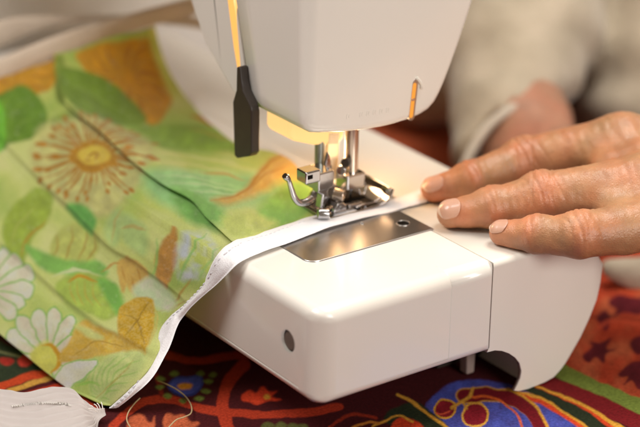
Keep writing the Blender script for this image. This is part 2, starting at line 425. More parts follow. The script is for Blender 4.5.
# accessory tray at the right with its arched cut-out
def fr(px, py): q = at(px, py, 'y', YF); return (q[0], q[2])
tray_pts = [(0.016, 0.0), (0.016, -3.72), fr(487,352.5), fr(495,350.5), fr(502,351), fr(509,353.5), fr(515,357.5), fr(519.5,363), fr(521.5,371), fr(520.5,378), fr(517.5,385),
            fr(514,390.8), fr(520,391.5), fr(528,389.8), fr(545,383), fr(554,378), fr(561,370.5), fr(571,357), fr(582,338), fr(591,319), fr(598.5,300), fr(602.5,282), fr(604.5,264), (XR+.06, -.35), (XR-.02, -.08), (XR-.2, 0.0)]
tray = prism('accessory_tray', tray_pts, 1, YF, 2.42, M_tray, mach, 0)
bm = bmesh.new(); bm.from_mesh(tray.data); lay = bm.edges.layers.float.new('bevel_weight_edge')
yfW = YF*.01 - mach.location.y
for ed in bm.edges:
    a, b = ed.verts[0].co, ed.verts[1].co
    if abs(a.y-yfW) < 1e-5 and abs(b.y-yfW) < 1e-5:
        x = (a.x+b.x)/2*100; z = (a.z+b.z)/2*100 + ZT
        ed[lay] = .07
        if z > -.2 and x > .1: ed[lay] = 1.0
        elif x > 3.0 and z > -5.6: ed[lay] = .8
        elif z < -5.5 and x > 1.9: ed[lay] = .3
    elif abs(a.x-b.x) < 1e-6 and abs(a.z-b.z) < 1e-6 and (a.z*100+ZT) > -.01: ed[lay] = .1
bm.to_mesh(tray.data); bm.free(); bevel(tray, .58, 6, weight=True)
groove_boxes(tray, [((-.5, YF+.17, ZT-1), (2.55, 2.2, -1.6))])            # hollow underneath
box('cavity_shade_block', (.12, -.6, ZT+.03), (2.5, 2.1, -1.62), M_dark, mach, .05)  # dark box added in place of the deep shade behind the arch
# rear half of the bed beyond the tray
prism('bed_rear', [(0.025, 0), (0.025, -3.9), (4.0, -3.9), (4.9, -1.5), (XR, -.3), (XR-.12, -.03)], 1, 2.46, 30, M_plastic, mach, .12, 3)
# rubber foot seen through the arch
prism('rubber_foot', [(.72,ZB+.02),(.80,ZT+.35),(.80,ZT+.02),(1.22,ZT+.02),(1.28,ZB+.02)], 1, -1.7, -1.2, M_rubber, mach, .08)
# screw hole in the rear side
hole = at(288, 341, 'x', XL)
hs = cyl('screw_recess_shade', (XL+.12, hole[1], hole[2]), (XL+.16, hole[1], hole[2]), .455, M_dark, mach, 32, .005)  # dark disc on the hole's floor, shade put into its colour
sh_ = cyl('screw_head', (XL+.07, hole[1], hole[2]-.02), (XL+.13, hole[1], hole[2]-.02), .36, M_screw, hs, 28, .05)
# bobbin cover plate: rounded rectangle with a rolled near edge and two holes
def rrect(x0, y0, x1, y1, r4, n=6):
    P = []
    for (cx, cy, r, a0) in ((x1-r4[0], y0+r4[0], r4[0], -90), (x1-r4[1], y1-r4[1], r4[1], 0), (x0+r4[2], y1-r4[2], r4[2], 90), (x0+r4[3], y0+r4[3], r4[3], 180)):
        for k in range(n+1):
            a = math.radians(a0+90*k/n); P.append((cx+r*math.cos(a), cy+r*math.sin(a)))
    return P
plate = prism('bobbin_cover', rrect(-6.1, -.02, .12, 2.38, (.05, .05, .3, .5)), 2, -.05, .055, M_steel, mach, .075, 4)
# black discs laid on the plate in place of the shade inside its holes
for (nm, cx, cy, r) in (('finger_hole_shade', -.62, 1.1, .27), ('locating_hole_shade', -2.05, 2.02, .09)):
    hh = cyl(nm, (cx, cy, .03), (cx, cy, .066), r, M_black, plate, 24, 0)
    ring = tube('hole_rim', [(cx+r*math.cos(a), cy+r*math.sin(a), .064) for a in np.linspace(0, 2*math.pi, 33)], .018, M_steel, hh, 8)
# needle plate under the foot
box('needle_plate', (-4.2, 2.46, -.04), (.9, 6.2, .03), M_steel, mach, .03)
# column and upper arm (behind and above the frame)
prism('column', rrect(XL-.2, 31, 13, 39, (1.2,)*4), 2, ZB, 26, M_plastic, mach, .5, 4)
box('upper_arm', (-8.3, 12.6, 10.0), (6.8, 33, 26), M_plastic, mach, 1.2, 6)  # out of view; lowered and widened to keep light off the rear bed

# head: face cover, rear cover, glowing strip in the gap between them
def sy(z): return 6.05 + .29*(z-4.4)
face_out = [(-4.72, 26), (-4.72, 9), (-4.72, 5.0), (-4.66, 4.62), (-4.45, 4.38), (-4.05, 4.22), (-2.5, 3.97), (-.8, 3.83), (.5, 3.87), (1.3, 3.99), (1.78, 4.2), (2.1, 4.55), (2.42, 5.1), (2.9, 6.15), (3.4, 7.4), (3.86, 8.7), (4.2, 10.2), (4.4, 13), (4.4, 26)]
NH = 8
def head_mesh(name, outline, y0, y1f, m, fr_r):
    """loft of the outline: rounded into the front face by fr_r, back edge following y1f(z)"""
    P = spline(outline, 120)
    cx = np.array([-.3, 0]); rings = []
    # inward normals
    T = np.gradient(P, axis=0); T /= np.linalg.norm(T, axis=1)[:, None]; Nn = np.stack([-T[:, 1], T[:, 0]], 1)
    if ((P+Nn*.1 - np.array([0, 10]))**2).sum() > ((P - np.array([0, 10]))**2).sum(): Nn = -Nn
    rad = np.where(P[:, 0] < -3.6, np.interp(P[:, 1], [4.6, 6.0], [.36, .62]), np.where(P[:, 0] > 1.5, .32, .38)); rad = np.convolve(np.pad(rad, 8, 'edge'), np.ones(17)/17, 'valid')
    for k in range(NH+1):
        a = math.pi/2*k/NH
        off = rad*(1-math.sin(a))*fr_r; y = y0 + rad*(1-math.cos(a))*fr_r
        q = P + Nn*off[:, None]; rings.append(np.c_[q[:, 0], y, q[:, 1]])
    for s in np.linspace(.25, 1, 4):
        yb = y1f(P[:, 1]); y = (1-s)*(y0+rad*fr_r) + s*yb; rings.append(np.c_[P[:, 0], y, P[:, 1]])
    q = P + Nn*.18; rings.append(np.c_[q[:, 0], y1f(P[:, 1])+.02, q[:, 1]])
    n = len(P); V = np.vstack(rings); F = []
    for i in range(len(rings)-1):
        for k in range(n): F.append((i*n+k, (i+1)*n+k, (i+1)*n+(k+1) % n, i*n+(k+1) % n))
    F.append(tuple(range(n))); F.append(tuple((len(rings)-1)*n+k for k in range(n-1, -1, -1)))
    o = mesh(name, V, F, m, mach)
    bm = bmesh.new(); bm.from_mesh(o.data); bmesh.ops.recalc_face_normals(bm, faces=bm.faces); bm.to_mesh(o.data); bm.free()
    return o
face = head_mesh('face_cover', face_out, 2.4, sy, M_plastic, 1.0)
def yz(px, py, x): q = at(px, py, 'x', x); return (q[1], q[2])
rear_poly = [(sy(4.6)+.42, 4.62), (7.35, 4.42), (7.7, 4.62), (8.6, 5.25), (9.8, 6.12), (10.6, 7.2), (11.1, 8.0), (11.9, 10), (12.4, 14), (12.4, 26), (sy(26)+.3, 26), (sy(9)+.3, 9)]
prism('rear_cover', rear_poly, 0, -4.62, 3.2, M_plastic, mach, .22, 5, 20)
box('head_core', (-4.25, 5.5, 5.0), (1.4, 7.9, 15), M_black, mach, .1)
# glowing strip fills the slot in place of the inner lamp's light
slot = [yz(229.5,-6,-4.5), yz(237,-6,-4.5), yz(240,30,-4.5), yz(242.5,60,-4.5), yz(243,73,-4.5), yz(240.5,72,-4.5), yz(236,45,-4.5), yz(231.5,10,-4.5)]
prism('slot_glow_strip', slot, 0, -4.62, -4.32, M_slot, mach, 0)
# lamp diffuser under the head
dif = [(-4.0, 3.55), (-3.85, 3.28), (-2.75, 2.86), (-1.5, 2.66), (-1.25, 2.95), (-1.2, 4.4), (-4.0, 4.4)]
prism('lamp_diffuser', dif, 1, 4.4, 6.2, M_lamp, mach, .16, 4)
lp = bpy.data.lights.new('sewing_lamp', 'POINT'); lp.energy = 0.12; lp.color = (1.0, 0.62, 0.32); lp.shadow_soft_size = 0.012; lp.specular_factor = 0.35
lpo = bpy.data.objects.new('sewing_lamp', lp); C.objects.link(lpo); lpo.parent = mach; lpo.location = Vector(W((-1.3, 5.0, 2.55)))-mach.location
# presser lifter lever
lev = [yz(240.5,66,-4.95), yz(243.5,66,-4.95), yz(245,80,-4.95), yz(247,90,-4.95), yz(254,104,-4.95), yz(255.5,112,-4.95), yz(255.5,152,-4.95), yz(253,155.5,-4.95), yz(240.5,157.5,-4.95), yz(238,154.5,-4.95), yz(236.5,101,-4.95), yz(240,89,-4.95)]
prism('presser_lifter', lev, 0, -5.15, -4.72, M_dark, mach, .07, 3)
# thread cutter slot on the face, its lamplight added as a glowing strip
def capsule2(a, b, r, n=8):
    a, b = np.array(a), np.array(b); t = (b-a)/np.linalg.norm(b-a); u = np.array([-t[1], t[0]]); P = []
    for k in range(n+1): th = math.pi*k/n; P.append(tuple(b + r*(math.cos(th)*u + math.sin(th)*t)))
    for k in range(n+1): th = math.pi*k/n; P.append(tuple(a - r*(math.cos(th)*u + math.sin(th)*t)))
    return P
ca, cb_ = at(411.5, 117, 'y', 2.4), at(415.5, 83, 'y', 2.4)
cut = prism('thread_cutter', capsule2((ca[0], ca[2]), (cb_[0], cb_[2]), .15), 1, 2.392, 2.5, M_steel, mach, .01)
gl = prism('cutter_glow_strip', capsule2((ca[0]-.03, ca[2]+.06), (cb_[0]-.05, cb_[2]-.08), .10), 1, 2.38, 2.45, M_cut, cut, .02)
mid = (ca+cb_)/2; box('blade', (mid[0]-.13, 2.352, mid[2]-.02), (mid[0]+.1, 2.374, mid[2]+.08), M_bar, cut, .02)
kk = at(421, 84, 'y', 2.4)
tube('cutter_highlight', spline([(cb_[0]+.02, 2.37, cb_[2]+.24), (kk[0]-.02, 2.36, kk[2]+.02), (kk[0], 2.37, kk[2]-.2)], 10), .07, M_tray, cut, 8)  # pale strip modelled in place of a highlight beside the slot
# faint raised maker's marks, worn beyond reading
for i in range(7):
    if i in (1,): continue
    px = 348 + i*6.6; py = 116.5 - i*1.05; q = at(px, py, 'y', 2.4)
    tube('raised_mark', spline([(q[0]-.07, 2.397, q[2]-.10), (q[0]-.05, 2.394, q[2]+.10), (q[0]+.07, 2.394, q[2]+.07), (q[0]+.02, 2.394, q[2]-.02), (q[0]+.08, 2.397, q[2]-.1)], 12), .007, M_plastic, face, 6)

# needle side
NX, NY = -1.17, 4.0
nb = cyl('needle_bar', (NX, NY, 1.3), (NX, NY, 4.4), .285, M_bar, mach, 32, .02)
clamp = prism('needle_clamp', rrect(NX-.52, NY-.42, NX+.46, NY+.42, (.1,)*4), 2, .88, 1.52, M_chrome, mach, .06)
cyl('clamp_screw', (NX-.5, NY-.05, 1.72), (NX-.72, NY-.25, 1.78), .2, M_chrome, clamp, 20, .04)
cyl('screw_grip', (NX-.3, NY-.1, 2.05), (NX-.55, NY-.3, 2.1), .2, M_dark, clamp, 20, .05)
tube('needle', [(NX-.02, NY, .9), (NX-.02, NY, .7), (NX-.02, NY, .58), (NX-.02, NY, .1), (NX-.02, NY, -.15)], [.12, .12, .07, .06, .03], M_chrome, mach, 14)
tube('thread_guide', spline([(NX+.30, NY-.2, 1.0), (NX+.52, NY-.25, 1.0), (NX+.60, NY-.25, .80), (NX+.52, NY-.25, .52), (NX+.34, NY-.25, .50), (NX+.26, NY-.2, .72)], 24), .035, M_chrome, clamp, 8)
# presser bar, needle threader, foot
cyl('presser_bar', (-2.38, 4.6, 1.0), (-2.38, 4.6, 4.5), .2, M_greybar, mach, 24, .02)
prism('needle_threader', [(-2.12, 1.15), (-1.6, 1.15), (-1.52, 3.2), (-2.05, 3.3), (-2.16, 2.2)], 1, 4.35, 4.6, M_thread_guard, mach, .06)
prism('threader_blade', [(-2.5, 1.2), (-2.28, 1.05), (-2.12, 1.3), (-2.08, 1.9), (-2.2, 2.45), (-2.3, 2.6), (-2.42, 2.1), (-2.52, 1.6)], 1, 4.1, 4.25, M_chrome, mach, .05)
foot = thing('presser_foot', (-1.6, 3.9, .12), '', '')
del foot['label'], foot['category']
foot.parent = mach; foot.location = Vector(W((-1.6, 3.9, .12)))-mach.location
# sole: slotted plate with an upturned toe
def sole_profile(y0, y1):
    up = spline([(-3.3, .20), (-2.4, .17), (-1.2, .17), (-.62, .18), (-.25, .28), (0, .46), (.14, .78)], 40)
    V = []; F = []
    th = .11
    for y in (y0, y1):
        for p in up: V.append((p[0], y, p[1]))
        for p in up[::-1]: V.append((p[0]-.02, y, p[1]+th))
    n = len(up)*2
    F = [tuple(range(n-1, -1, -1)), tuple(range(n, 2*n))] + [(i, (i+1) % n, (i+1) % n+n, i+n) for i in range(n)]
    return V, F
V, F = sole_profile(2.72, 5.0)
so = mesh('sole', V, F, M_chrome, foot)
bm = bmesh.new(); bm.from_mesh(so.data); bmesh.ops.recalc_face_normals(bm, faces=bm.faces); bm.to_mesh(so.data); bm.free(); bevel(so, .03, 2, 50)
box('needle_slot', (-1.75, 3.75, .27), (-.45, 4.12, .312), M_black, so, 0)  # black bar on the sole in place of its slot's shade
tube('sole_lip', spline([(-3.25, 2.74, .30), (-2.2, 2.72, .28), (-1.2, 2.72, .28), (-.55, 2.72, .30), (-.2, 2.74, .41), (.0, 2.8, .60), (.1, 3.0, .80), (.12, 3.5, .84), (.12, 4.6, .84)], 50), .045, M_chrome, so, 10)
box('sole_bridge', (-3.2, 3.4, .25), (-2.2, 4.2, .36), M_chrome, foot, .03)
box('sole_crossbar', (-2.1, 2.95, .29), (-1.75, 4.8, .36), M_chrome, foot, .04)
cyl('hinge_pin', (-2.5, 2.85, .55), (-2.5, 4.8, .55), .1, M_chrome, foot, 18, .02)
for y in (2.9, 4.55): prism('hinge_ear', [(-2.85, .28), (-2.15, .28), (-2.2, .6), (-2.4, .78), (-2.65, .76), (-2.82, .55)], 1, y, y+.2, M_chrome, foot, .05)
prism('ankle', [(-3.2, .5), (-2.0, .55), (-1.85, .9), (-2.05, 1.15), (-2.35, 1.25), (-2.75, 1.9), (-3.3, 1.85), (-3.35, 1.25), (-3.1, 1.1)], 1, 3.35, 3.75, M_chrome, foot, .07)
box('ankle_block', (-3.35, 3.3, 1.3), (-2.55, 4.4, 2.1), M_chrome, foot, .06)
cyl('ankle_knob', (-2.55, 3.35, 1.05), (-2.25, 3.0, 1.0), .26, M_bar, foot, 20, .05)
sq = at(308, 174, 'y', 3.3)
kb = box('thumb_screw', (sq[0]-.38, 2.9, sq[2]-.28), (sq[0]+.36, 3.6, sq[2]+.26), M_chrome, foot, .07)
box('screw_slot', (sq[0]-.3, 2.885, sq[2]-.06), (sq[0]-.05, 2.91, sq[2]+.12), M_black, kb, .02)
hk = spline([at(284.5,175.5,'y',3.3), at(288.5,180,'y',3.3), at(291,188,'y',3.3), at(294,197,'y',3.3), at(299,202.5,'y',3.3), at(306,202,'y',3.3), at(312,198,'y',3.4)], 40)
hook = tube('release_lever', hk, np.interp(np.linspace(0, 1, 40), [0, .05, .15, .5, 1], [.12, .15, .10, .14, .16]), M_chrome, foot, 14)
cyl('lever_pivot', (-3.62, 2.95, .55), (-3.2, 2.75, .5), .24, M_chrome, foot, 20, .06)
box('toe_spring', (-2.0, 3.0, .33), (-1.3, 3.25, .52), M_chrome, foot, .05)
tube('finger_guard', spline([(-1.7, 2.95, .36), (-1.2, 2.95, .40), (-.7, 2.98, .38), (-.3, 3.0, .5)], 16), .05, M_chrome, foot, 8)

# ------------------------------------------------------------------ pleated mask
mask = thing('pleated_mask', (-9, 8, ZT), 'pleated green floral cotton face mask with white binding, being sewn under the presser foot', 'face mask')
def curve3(nodes_, n):
    """nodes: (px, py, mode, value) or (px, py) with the distance filled in evenly between its neighbours"""
    ks = [i for i, q in enumerate(nodes_) if len(q) == 4]
    pxy = np.array([q[:2] for q in nodes_], float); s = np.r_[0, np.cumsum(np.linalg.norm(np.diff(pxy, axis=0), axis=1))]
    dk = []
    for i in ks:
        q = nodes_[i]; P = at(*q); dk.append((P-CAM)@FWD)
    d = np.interp(s, s[ks], dk)
    return spline([at(x, y, 'd', dd) for (x, y), dd in zip(pxy, d)], n), spline(pxy, n)
NS = 330
t0 = [(325,209,'z',.10),(305,176,'z',.45),(276,152,'z',.6),(240,144,'z',.45),(212,124,'z',.35),(190,101,'z',.3),(173,76),(162,50),(155,26,'d',94)]
tM = [(279,237,'z',.10),(252,205,'z',.4),(222,185,'z',.5),(182,160,'z',.4),(148,130,'z',.4),(122,95),(105,40,'d',93.5)]
tA = [(240,248,'z',.10),(213,227,'z',.22),(194,206,'z',.3),(165,190,'z',.4),(134,167,'z',.5),(106,142),(75,118),(62,98),(57,60,'d',93)]
tAB = [(214,274,'x',-8.95),(200,262),(182,247),(162,229),(138,210),(112,190),(88,165),(65,140),(45,118),(30,96),(20,74,'d',92.6)]
tBC = [(175,322,'x',-9.95),(160,309),(140,295),(118,280),(95,262),(78,248),(60,229),(42,210),(22,189),(5,168),(-25,135),(-50,106,'d',91.6)]
tCE = [(140,379,'x',-11.9),(120,364),(100,349),(80,333),(55,312),(30,290),(0,262),(-50,225),(-110,180,'d',90)]
tB = [(192,305,'x',-9.5),(178,290),(155,273),(136,259),(113,246),(90,224),(75,209),(52,188),(30,167),(9,145),(-8,122),(-20,90,'d',92)]
tC = [(157,345,'x',-10.8),(150,352),(122,333),(105,325),(87,312),(63,293),(42,274),(21,256),(0,239),(-40,205),(-85,160,'d',91)][1:]
tC[0] = (158,354,'x',-11.0)
tE = [(104,412,'x',-13.0),(70,388),(45,368),(20,346),(0,329),(-60,275),(-130,205,'d',89)]
TT = np.array([0, .17, .36, .48, .62, .71, .80, .90, 1.0])
CV, CP = zip(*[curve3(c, NS) for c in (t0, tM, tA, tAB, tB, tBC, tC, tCE, tE)]); CV = np.array(CV); CP = np.array(CP)
def across(A, t):
    """shape-preserving cubic through the six pleat curves at parameter t"""
    i = min(np.searchsorted(TT, t, 'right')-1, 7); i = max(i, 0)
    h = TT[i+1]-TT[i]; u = (t-TT[i])/h
    def m(j):
        if j == 0: return (A[1]-A[0])/(TT[1]-TT[0])
        if j == 8: return (A[8]-A[7])/(TT[8]-TT[7])
        return (A[j+1]-A[j-1])/(TT[j+1]-TT[j-1])
    u2, u3 = u*u, u**3
    return A[i]*(2*u3-3*u2+1) + m(i)*h*(u3-2*u2+u) + A[i+1]*(-2*u3+3*u2) + m(i+1)*h*(u3-u2)
# profile down the mask: panels that end in a fold lying over the next panel
prof = []
edges = [0, .36, .62, .80, 1.0]
for i in range(4):
    a, b = edges[i], edges[i+1]; a2 = a - (.05 if i == 1 else 0); top = (.30, .20, .18, .03)[i]; prev = (0, 0, .20, .18)[i]
    for u in np.linspace(0, 1, [110, 84, 90, 90][i]):
        if i >= 2 and u == 0: continue
        prof.append((a2+(b-a2)*u, .02+top*u**1.7 + prev*math.exp(-(u/.075)**2)))
    if i < 1: prof += [(b+.005, .315), (b+.007, .28), (b+.004, .24), (b-.02, .17), (b-.045, .10), (b-.058, .05), (b-.056, .025)]
prof = np.array(prof); NP = len(prof)
GV = np.array([across(CV, min(max(t, 0), 1)) for t, h in prof]); GP = np.array([across(CP, min(max(t, 0), 1)) for t, h in prof])
# surface normal of the unfolded sheet
dT = np.array([across(CV, min(t+.01, 1))-across(CV, max(t-.01, 0)) for t, h in prof]); dS = np.gradient(GV, axis=1)
NN = np.cross(dT, dS); NN /= np.linalg.norm(NN, axis=2)[..., None]
if (NN[..., 2].mean() < 0): NN = -NN
flat = GP.reshape(-1, 2); Pn = GV.reshape(-1, 3)
s01 = np.tile(np.linspace(0, 1, NS), NP); t01 = np.repeat(prof[:, 0], NS)
gather = np.clip(s01/.10, 0, 1)                               # pleats are pressed flat where the binding holds them
wr = .30*vnoise(np.c_[t01*8, s01*2.6], 1.0, 2)*np.clip(1.25-t01*1.1, .25, 1) + .05*vnoise(np.c_[t01*34, s01*9], 1.0, 2)
bumpf = np.exp(-(((flat[:, 0]-258)+(flat[:, 1]-190)*.9)/16)**2)*np.exp(-((flat[:, 0]-flat[:, 1]-70)/60)**2)*.28
hgt = np.repeat(prof[:, 1], NS)*(.35+.65*gather) + wr*np.clip(s01/.06, 0, 1)*.8 + bumpf
Pn = Pn + NN.reshape(-1, 3)*hgt[:, None]
Pn[:, 2] = np.maximum(Pn[:, 2], ZT+.06+np.repeat(prof[:, 1], NS)*.5)
Pn[:, 2] -= .25*np.sin(np.clip(s01, 0, 1)*math.pi)*np.clip((t01-.5)*2, 0, 1)
Pn[:, 2] = np.maximum(Pn[:, 2], ZT+.06)
on_bed = (Pn[:, 0] > XL-.15) & (Pn[:, 1] > YF)
Pn[:, 2] = np.where(on_bed, np.maximum(Pn[:, 2], .05), Pn[:, 2])
PET = (234,222,206)
pm = Print(flat, (210,216,132), 1.6, .10)
lowr = np.clip((flat[:, 1]-flat[:, 0]*.75-60)/200, 0, 1)                  # base colour goes paler towards the lower panels
pm.mix((196,204,104), np.clip(.9-lowr*1.6, 0, .8)); nz = vnoise(flat, .025, 3); pm.mix((160,190,88), np.clip(nz*1.5, 0, .7)); pm.mix((228,228,164), np.clip(-nz*1.5, 0, .8))
def T2(*P): return [(x/1.71, y/1.71) for x, y in P]
def T4(*P): return [(x/1.931, 206+y/1.931) for x, y in P]
def veins(P, c0, n, w, col, al=.7):
    """fine drawn lines from c0 towards the outline P"""
    for q in spline(P, n, True):
        c = np.array(c0); q = np.array(q); m_ = (c+q)/2+np.array([q[1]-c[1], c[0]-q[0]])*.12
        pm.stroke([c*.8+q*.2, m_, c*.1+q*.9], w, col, al, True)
# rust flowers at the far end
OA = T2((130,96),(165,80),(200,70),(262,62),(276,118),(266,160),(240,192),(210,170),(182,136),(148,122))
OB = T2((-60,150),(0,132),(58,110),(96,104),(94,150),(58,168),(30,156),(0,182),(-60,210))
for P_ in (OA, OB): pm.blob(P_, (204,146,32), soft=1.6); veins(P_, np.mean(P_, 0), 16, 2.6, (168,106,20), .75); veins(P_, np.mean(P_, 0)+(3, 3), 11, 1.6, (222,176,70), .7)
pm.blob(T2((252,40),(276,40),(284,110),(276,140),(268,110)), (214,216,120), soft=2)
pm.blob(T2((96,110),(110,104),(116,150),(112,185),(98,170)), (128,146,56), soft=1.5)
GL = T2((104,128),(150,122),(195,138),(228,172),(222,192),(190,206),(140,200),(114,180)); pm.blob(GL, (112,142,44), soft=1.4); pm.stroke(T2((112,150),(160,160),(215,184)), 1.2, (150,176,80), .8, True)
GM = T2((-70,190),(0,168),(42,152),(78,186),(82,222),(60,242),(20,254),(-10,262),(-70,250)); pm.blob(GM, (98,136,40), soft=1.4); veins(GM, T2((10,240))[0], 9, 1.2, (136,172,66), .7)
pm.blob(T2((-30,180),(4,182),(14,220),(6,262),(-30,270)), (118,190,60), soft=2.2)
pm.blob(T2((88,212),(130,198),(182,206),(196,236),(150,240),(110,238)), (134,158,58), soft=2.5)
pm.blob(T2((190,204),(250,190),(330,198),(392,238),(430,262),(370,258),(300,252),(230,242)), (140,174,66), soft=3.5)
for k_ in range(7): pm.stroke(T2((235+6*k_,262+10*k_),(300+8*k_,250+11*k_),(380+6*k_,268+9*k_),(440,286+8*k_)), 1.6, [(166,194,104),(222,222,160)][k_ % 2], .75, True)
pm.stroke(T2((300,166),(330,184),(356,206)), 6, (190,134,40), .95, True); pm.stroke(T2((300,200),(340,216),(392,240)), 3, (196,170,80), .6, True)
# the big stamened flower
FG = T2((70,232),(110,212),(160,208),(210,214),(250,250),(258,300),(232,340),(196,376),(150,372),(100,340),(60,290)); pm.blob(FG, (206,200,132), soft=5); 
fc = np.array((96.5, 161.)); fr_ = random.Random(5)
for k_ in range(58):
    a = 2*math.pi*k_/58 + fr_.uniform(-.06, .06); r1 = fr_.uniform(28, 56); r0 = 15
    u = np.array((math.cos(a), .74*math.sin(a))); v = np.array((-u[1], u[0])); bd = fr_.uniform(-3.5, 3.5)
    pm.stroke([fc+u*r0, fc+u*(r0+r1)/2+v*bd, fc+u*r1+v*bd*.4], fr_.uniform(1.3, 2.6), (176,116,34), .95, True)
    if k_ % 2 == 0 or r1 > 42: e_ = fc+u*(r1+4)+v*bd*.4; pm.blob([e_+u*5, e_+v*2.4, e_-u*4, e_-v*2.4], (182,120,36), soft=.8)
ring_ = [fc+np.array((23*math.cos(a)*(1+.06*math.sin(5*a)), 16.5*math.sin(a)*(1+.08*math.cos(4*a)))) for a in np.linspace(0, 2*math.pi, 15)[:-1]]
pm.blob(ring_, (190,134,38)); veins(ring_, fc, 22, 1.4, (140,84,18), .7)
pm.blob([fc+np.array((15.5*math.cos(a)+1, 10*math.sin(a)-1)) for a in np.linspace(0, 2*math.pi, 12)[:-1]], (222,192,84), soft=1.5); pm.stroke([fc+(-4, 0), fc+(0, -3), fc+(5, -2), fc+(3, 2)], 2, (166,108,30)); pm.stroke([fc+(-7, 4), fc+(-2, 5)], 1.5, (176,124,40))
# mint and lavender washes on the bed, curling tan petal by the foot
pm.blob(T2((250,310),(330,300),(420,296),(480,320),(440,360),(360,372),(280,352)), (164,208,140), soft=6); pm.blob(T2((300,335),(350,345),(400,395),(360,398),(310,372)), (132,186,96), soft=4)
for k_ in range(6): pm.stroke(T2((270+14*k_,318+5*k_),(330+12*k_,316+6*k_),(400+8*k_,322+5*k_)), 1.5, [(212,226,176),(128,180,98)][k_ % 2], .65, True)
TP = T2((366,352),(400,344),(424,322),(440,290),(466,262),(502,248),(528,270),(520,300),(480,306),(452,330),(424,352),(392,366)); pm.blob(TP, (214,174,92), soft=4); pm.stroke(T2((362,354),(404,346),(432,318),(448,286),(476,262),(506,252)), 3.4, (196,128,42), .9, True); pm.stroke(T2((420,340),(452,304),(492,280)), 2, (190,124,44), .8, True); pm.stroke(T2((450,298),(478,276),(510,268)), 1.6, (226,190,120), .8, True)
pm.blob(T2((440,372),(466,330),(506,306),(536,330),(520,372),(476,388)), (142,192,92), soft=4); pm.blob(T2((384,388),(430,372),(476,380),(430,410),(396,412)), (206,214,124), soft=4); pm.stroke(T2((340,300),(380,296),(420,310)), 3, (202,140,60), .7, True)
# middle panels
OL = T4((14,46),(34,4),(80,-30),(110,-14),(104,30),(78,64),(54,118),(26,90)); pm.blob(OL, (160,180,74), soft=2); pm.stroke(T4((52,108),(64,70),(98,34)), 3.2, (186,146,58), .8, True); pm.stroke(T4((30,80),(44,40),(80,4)), 1.4, (194,196,108), .8, True)
TU = T4((112,118),(108,76),(136,44),(172,30),(204,52),(196,92),(176,118),(144,128)); pm.blob(TU, (196,200,112), soft=2); 
for q in ((118,60,112,110),(146,44,134,118),(172,36,160,116),(192,60,176,110)): pm.stroke(T4((q[0],q[1]),((q[0]+q[2])/2+6,(q[1]+q[3])/2),(q[2],q[3])), 2.2, (176,146,62), .75, True)
pm.blob(T4((136,6),(172,6),(196,32),(186,60),(156,34)), (108,178,84), soft=2.5)
for P_ in (T4((214,60),(224,26),(244,14),(246,60),(232,84)), T4((250,70),(248,24),(272,30),(296,62),(290,100))): pm.blob(P_, (186,208,134), soft=3)
pm.stroke(T4((228,78),(232,40),(248,12)), 2, (196,170,96), .7, True); pm.stroke(T4((244,50),(262,46),(290,54)), 4, (190,150,80), .6, True)
RB = T4((310,130),(318,82),(340,56),(350,80),(346,118),(334,154),(322,160)); pm.blob(RB, (200,144,74), soft=1.8); pm.blob(RB, (188,132,58), tex=(.55, 1.6), alpha=.8); pm.stroke(T4((300,150),(314,110),(312,70)), 2.6, (146,196,100), .8, True)
pm.blob(T4((352,86),(376,60),(412,66),(416,104),(390,140),(360,150),(350,120)), (206,210,224), soft=5, tex=(.10, 1.0)); pm.stroke(T4((352,152),(372,104),(404,60)), 3, (150,196,112), .85, True); pm.stroke(T4((380,150),(408,110),(430,84)), 2, (160,200,120), .7, True)
pm.stroke(T4((322,196),(344,180),(376,142)), 2.2, (190,150,66), .85, True); pm.stroke(T4((306,204),(330,200),(362,182)), 1.6, (190,150,66), .8, True)
# poppy heads and lily of the third panel
pm.blob(T4((60,80),(116,104),(164,112),(196,106),(216,128),(200,148),(148,140),(90,126)), (136,190,92), soft=2.2); pm.stroke(T4((112,142),(160,128),(206,140)), 4, (226,228,182), .9, True)
PO = T4((118,170),(130,146),(176,132),(214,146),(240,176),(238,204),(214,222),(170,206),(140,190)); pm.blob(PO, (176,196,92), soft=1.8); pm.blob(T4((196,146),(226,150),(244,184),(236,214),(222,200)), (126,184,84), soft=2.5); pm.stroke(T4((140,152),(164,140),(196,150)), 3.4, (206,142,44), .9, True)
for x in (146,160,174,188): pm.stroke(T4((x,150),(x+2,172),(x+14,196)), 1.2, (200,164,72), .75, True)
for P_ in (T4((236,110),(262,104),(258,140),(244,172),(236,140)), T4((262,106),(294,128),(284,162),(270,150),(260,134)), T4((254,130),(272,146),(274,176),(256,164))): pm.blob(P_, (222,184,100), soft=1.2); pm.stroke([np.mean(P_, 0)+(-2, -8), np.mean(P_, 0), np.mean(P_, 0)+(3, 9)], 1.4, (184,124,48), .85, True)
pm.stroke(T4((204,132),(224,116),(240,112)), 2.2, (200,136,50), .9, True)
pm.blob(T4((288,140),(320,150),(342,184),(326,204),(296,190),(262,170)), (214,228,190), soft=3)
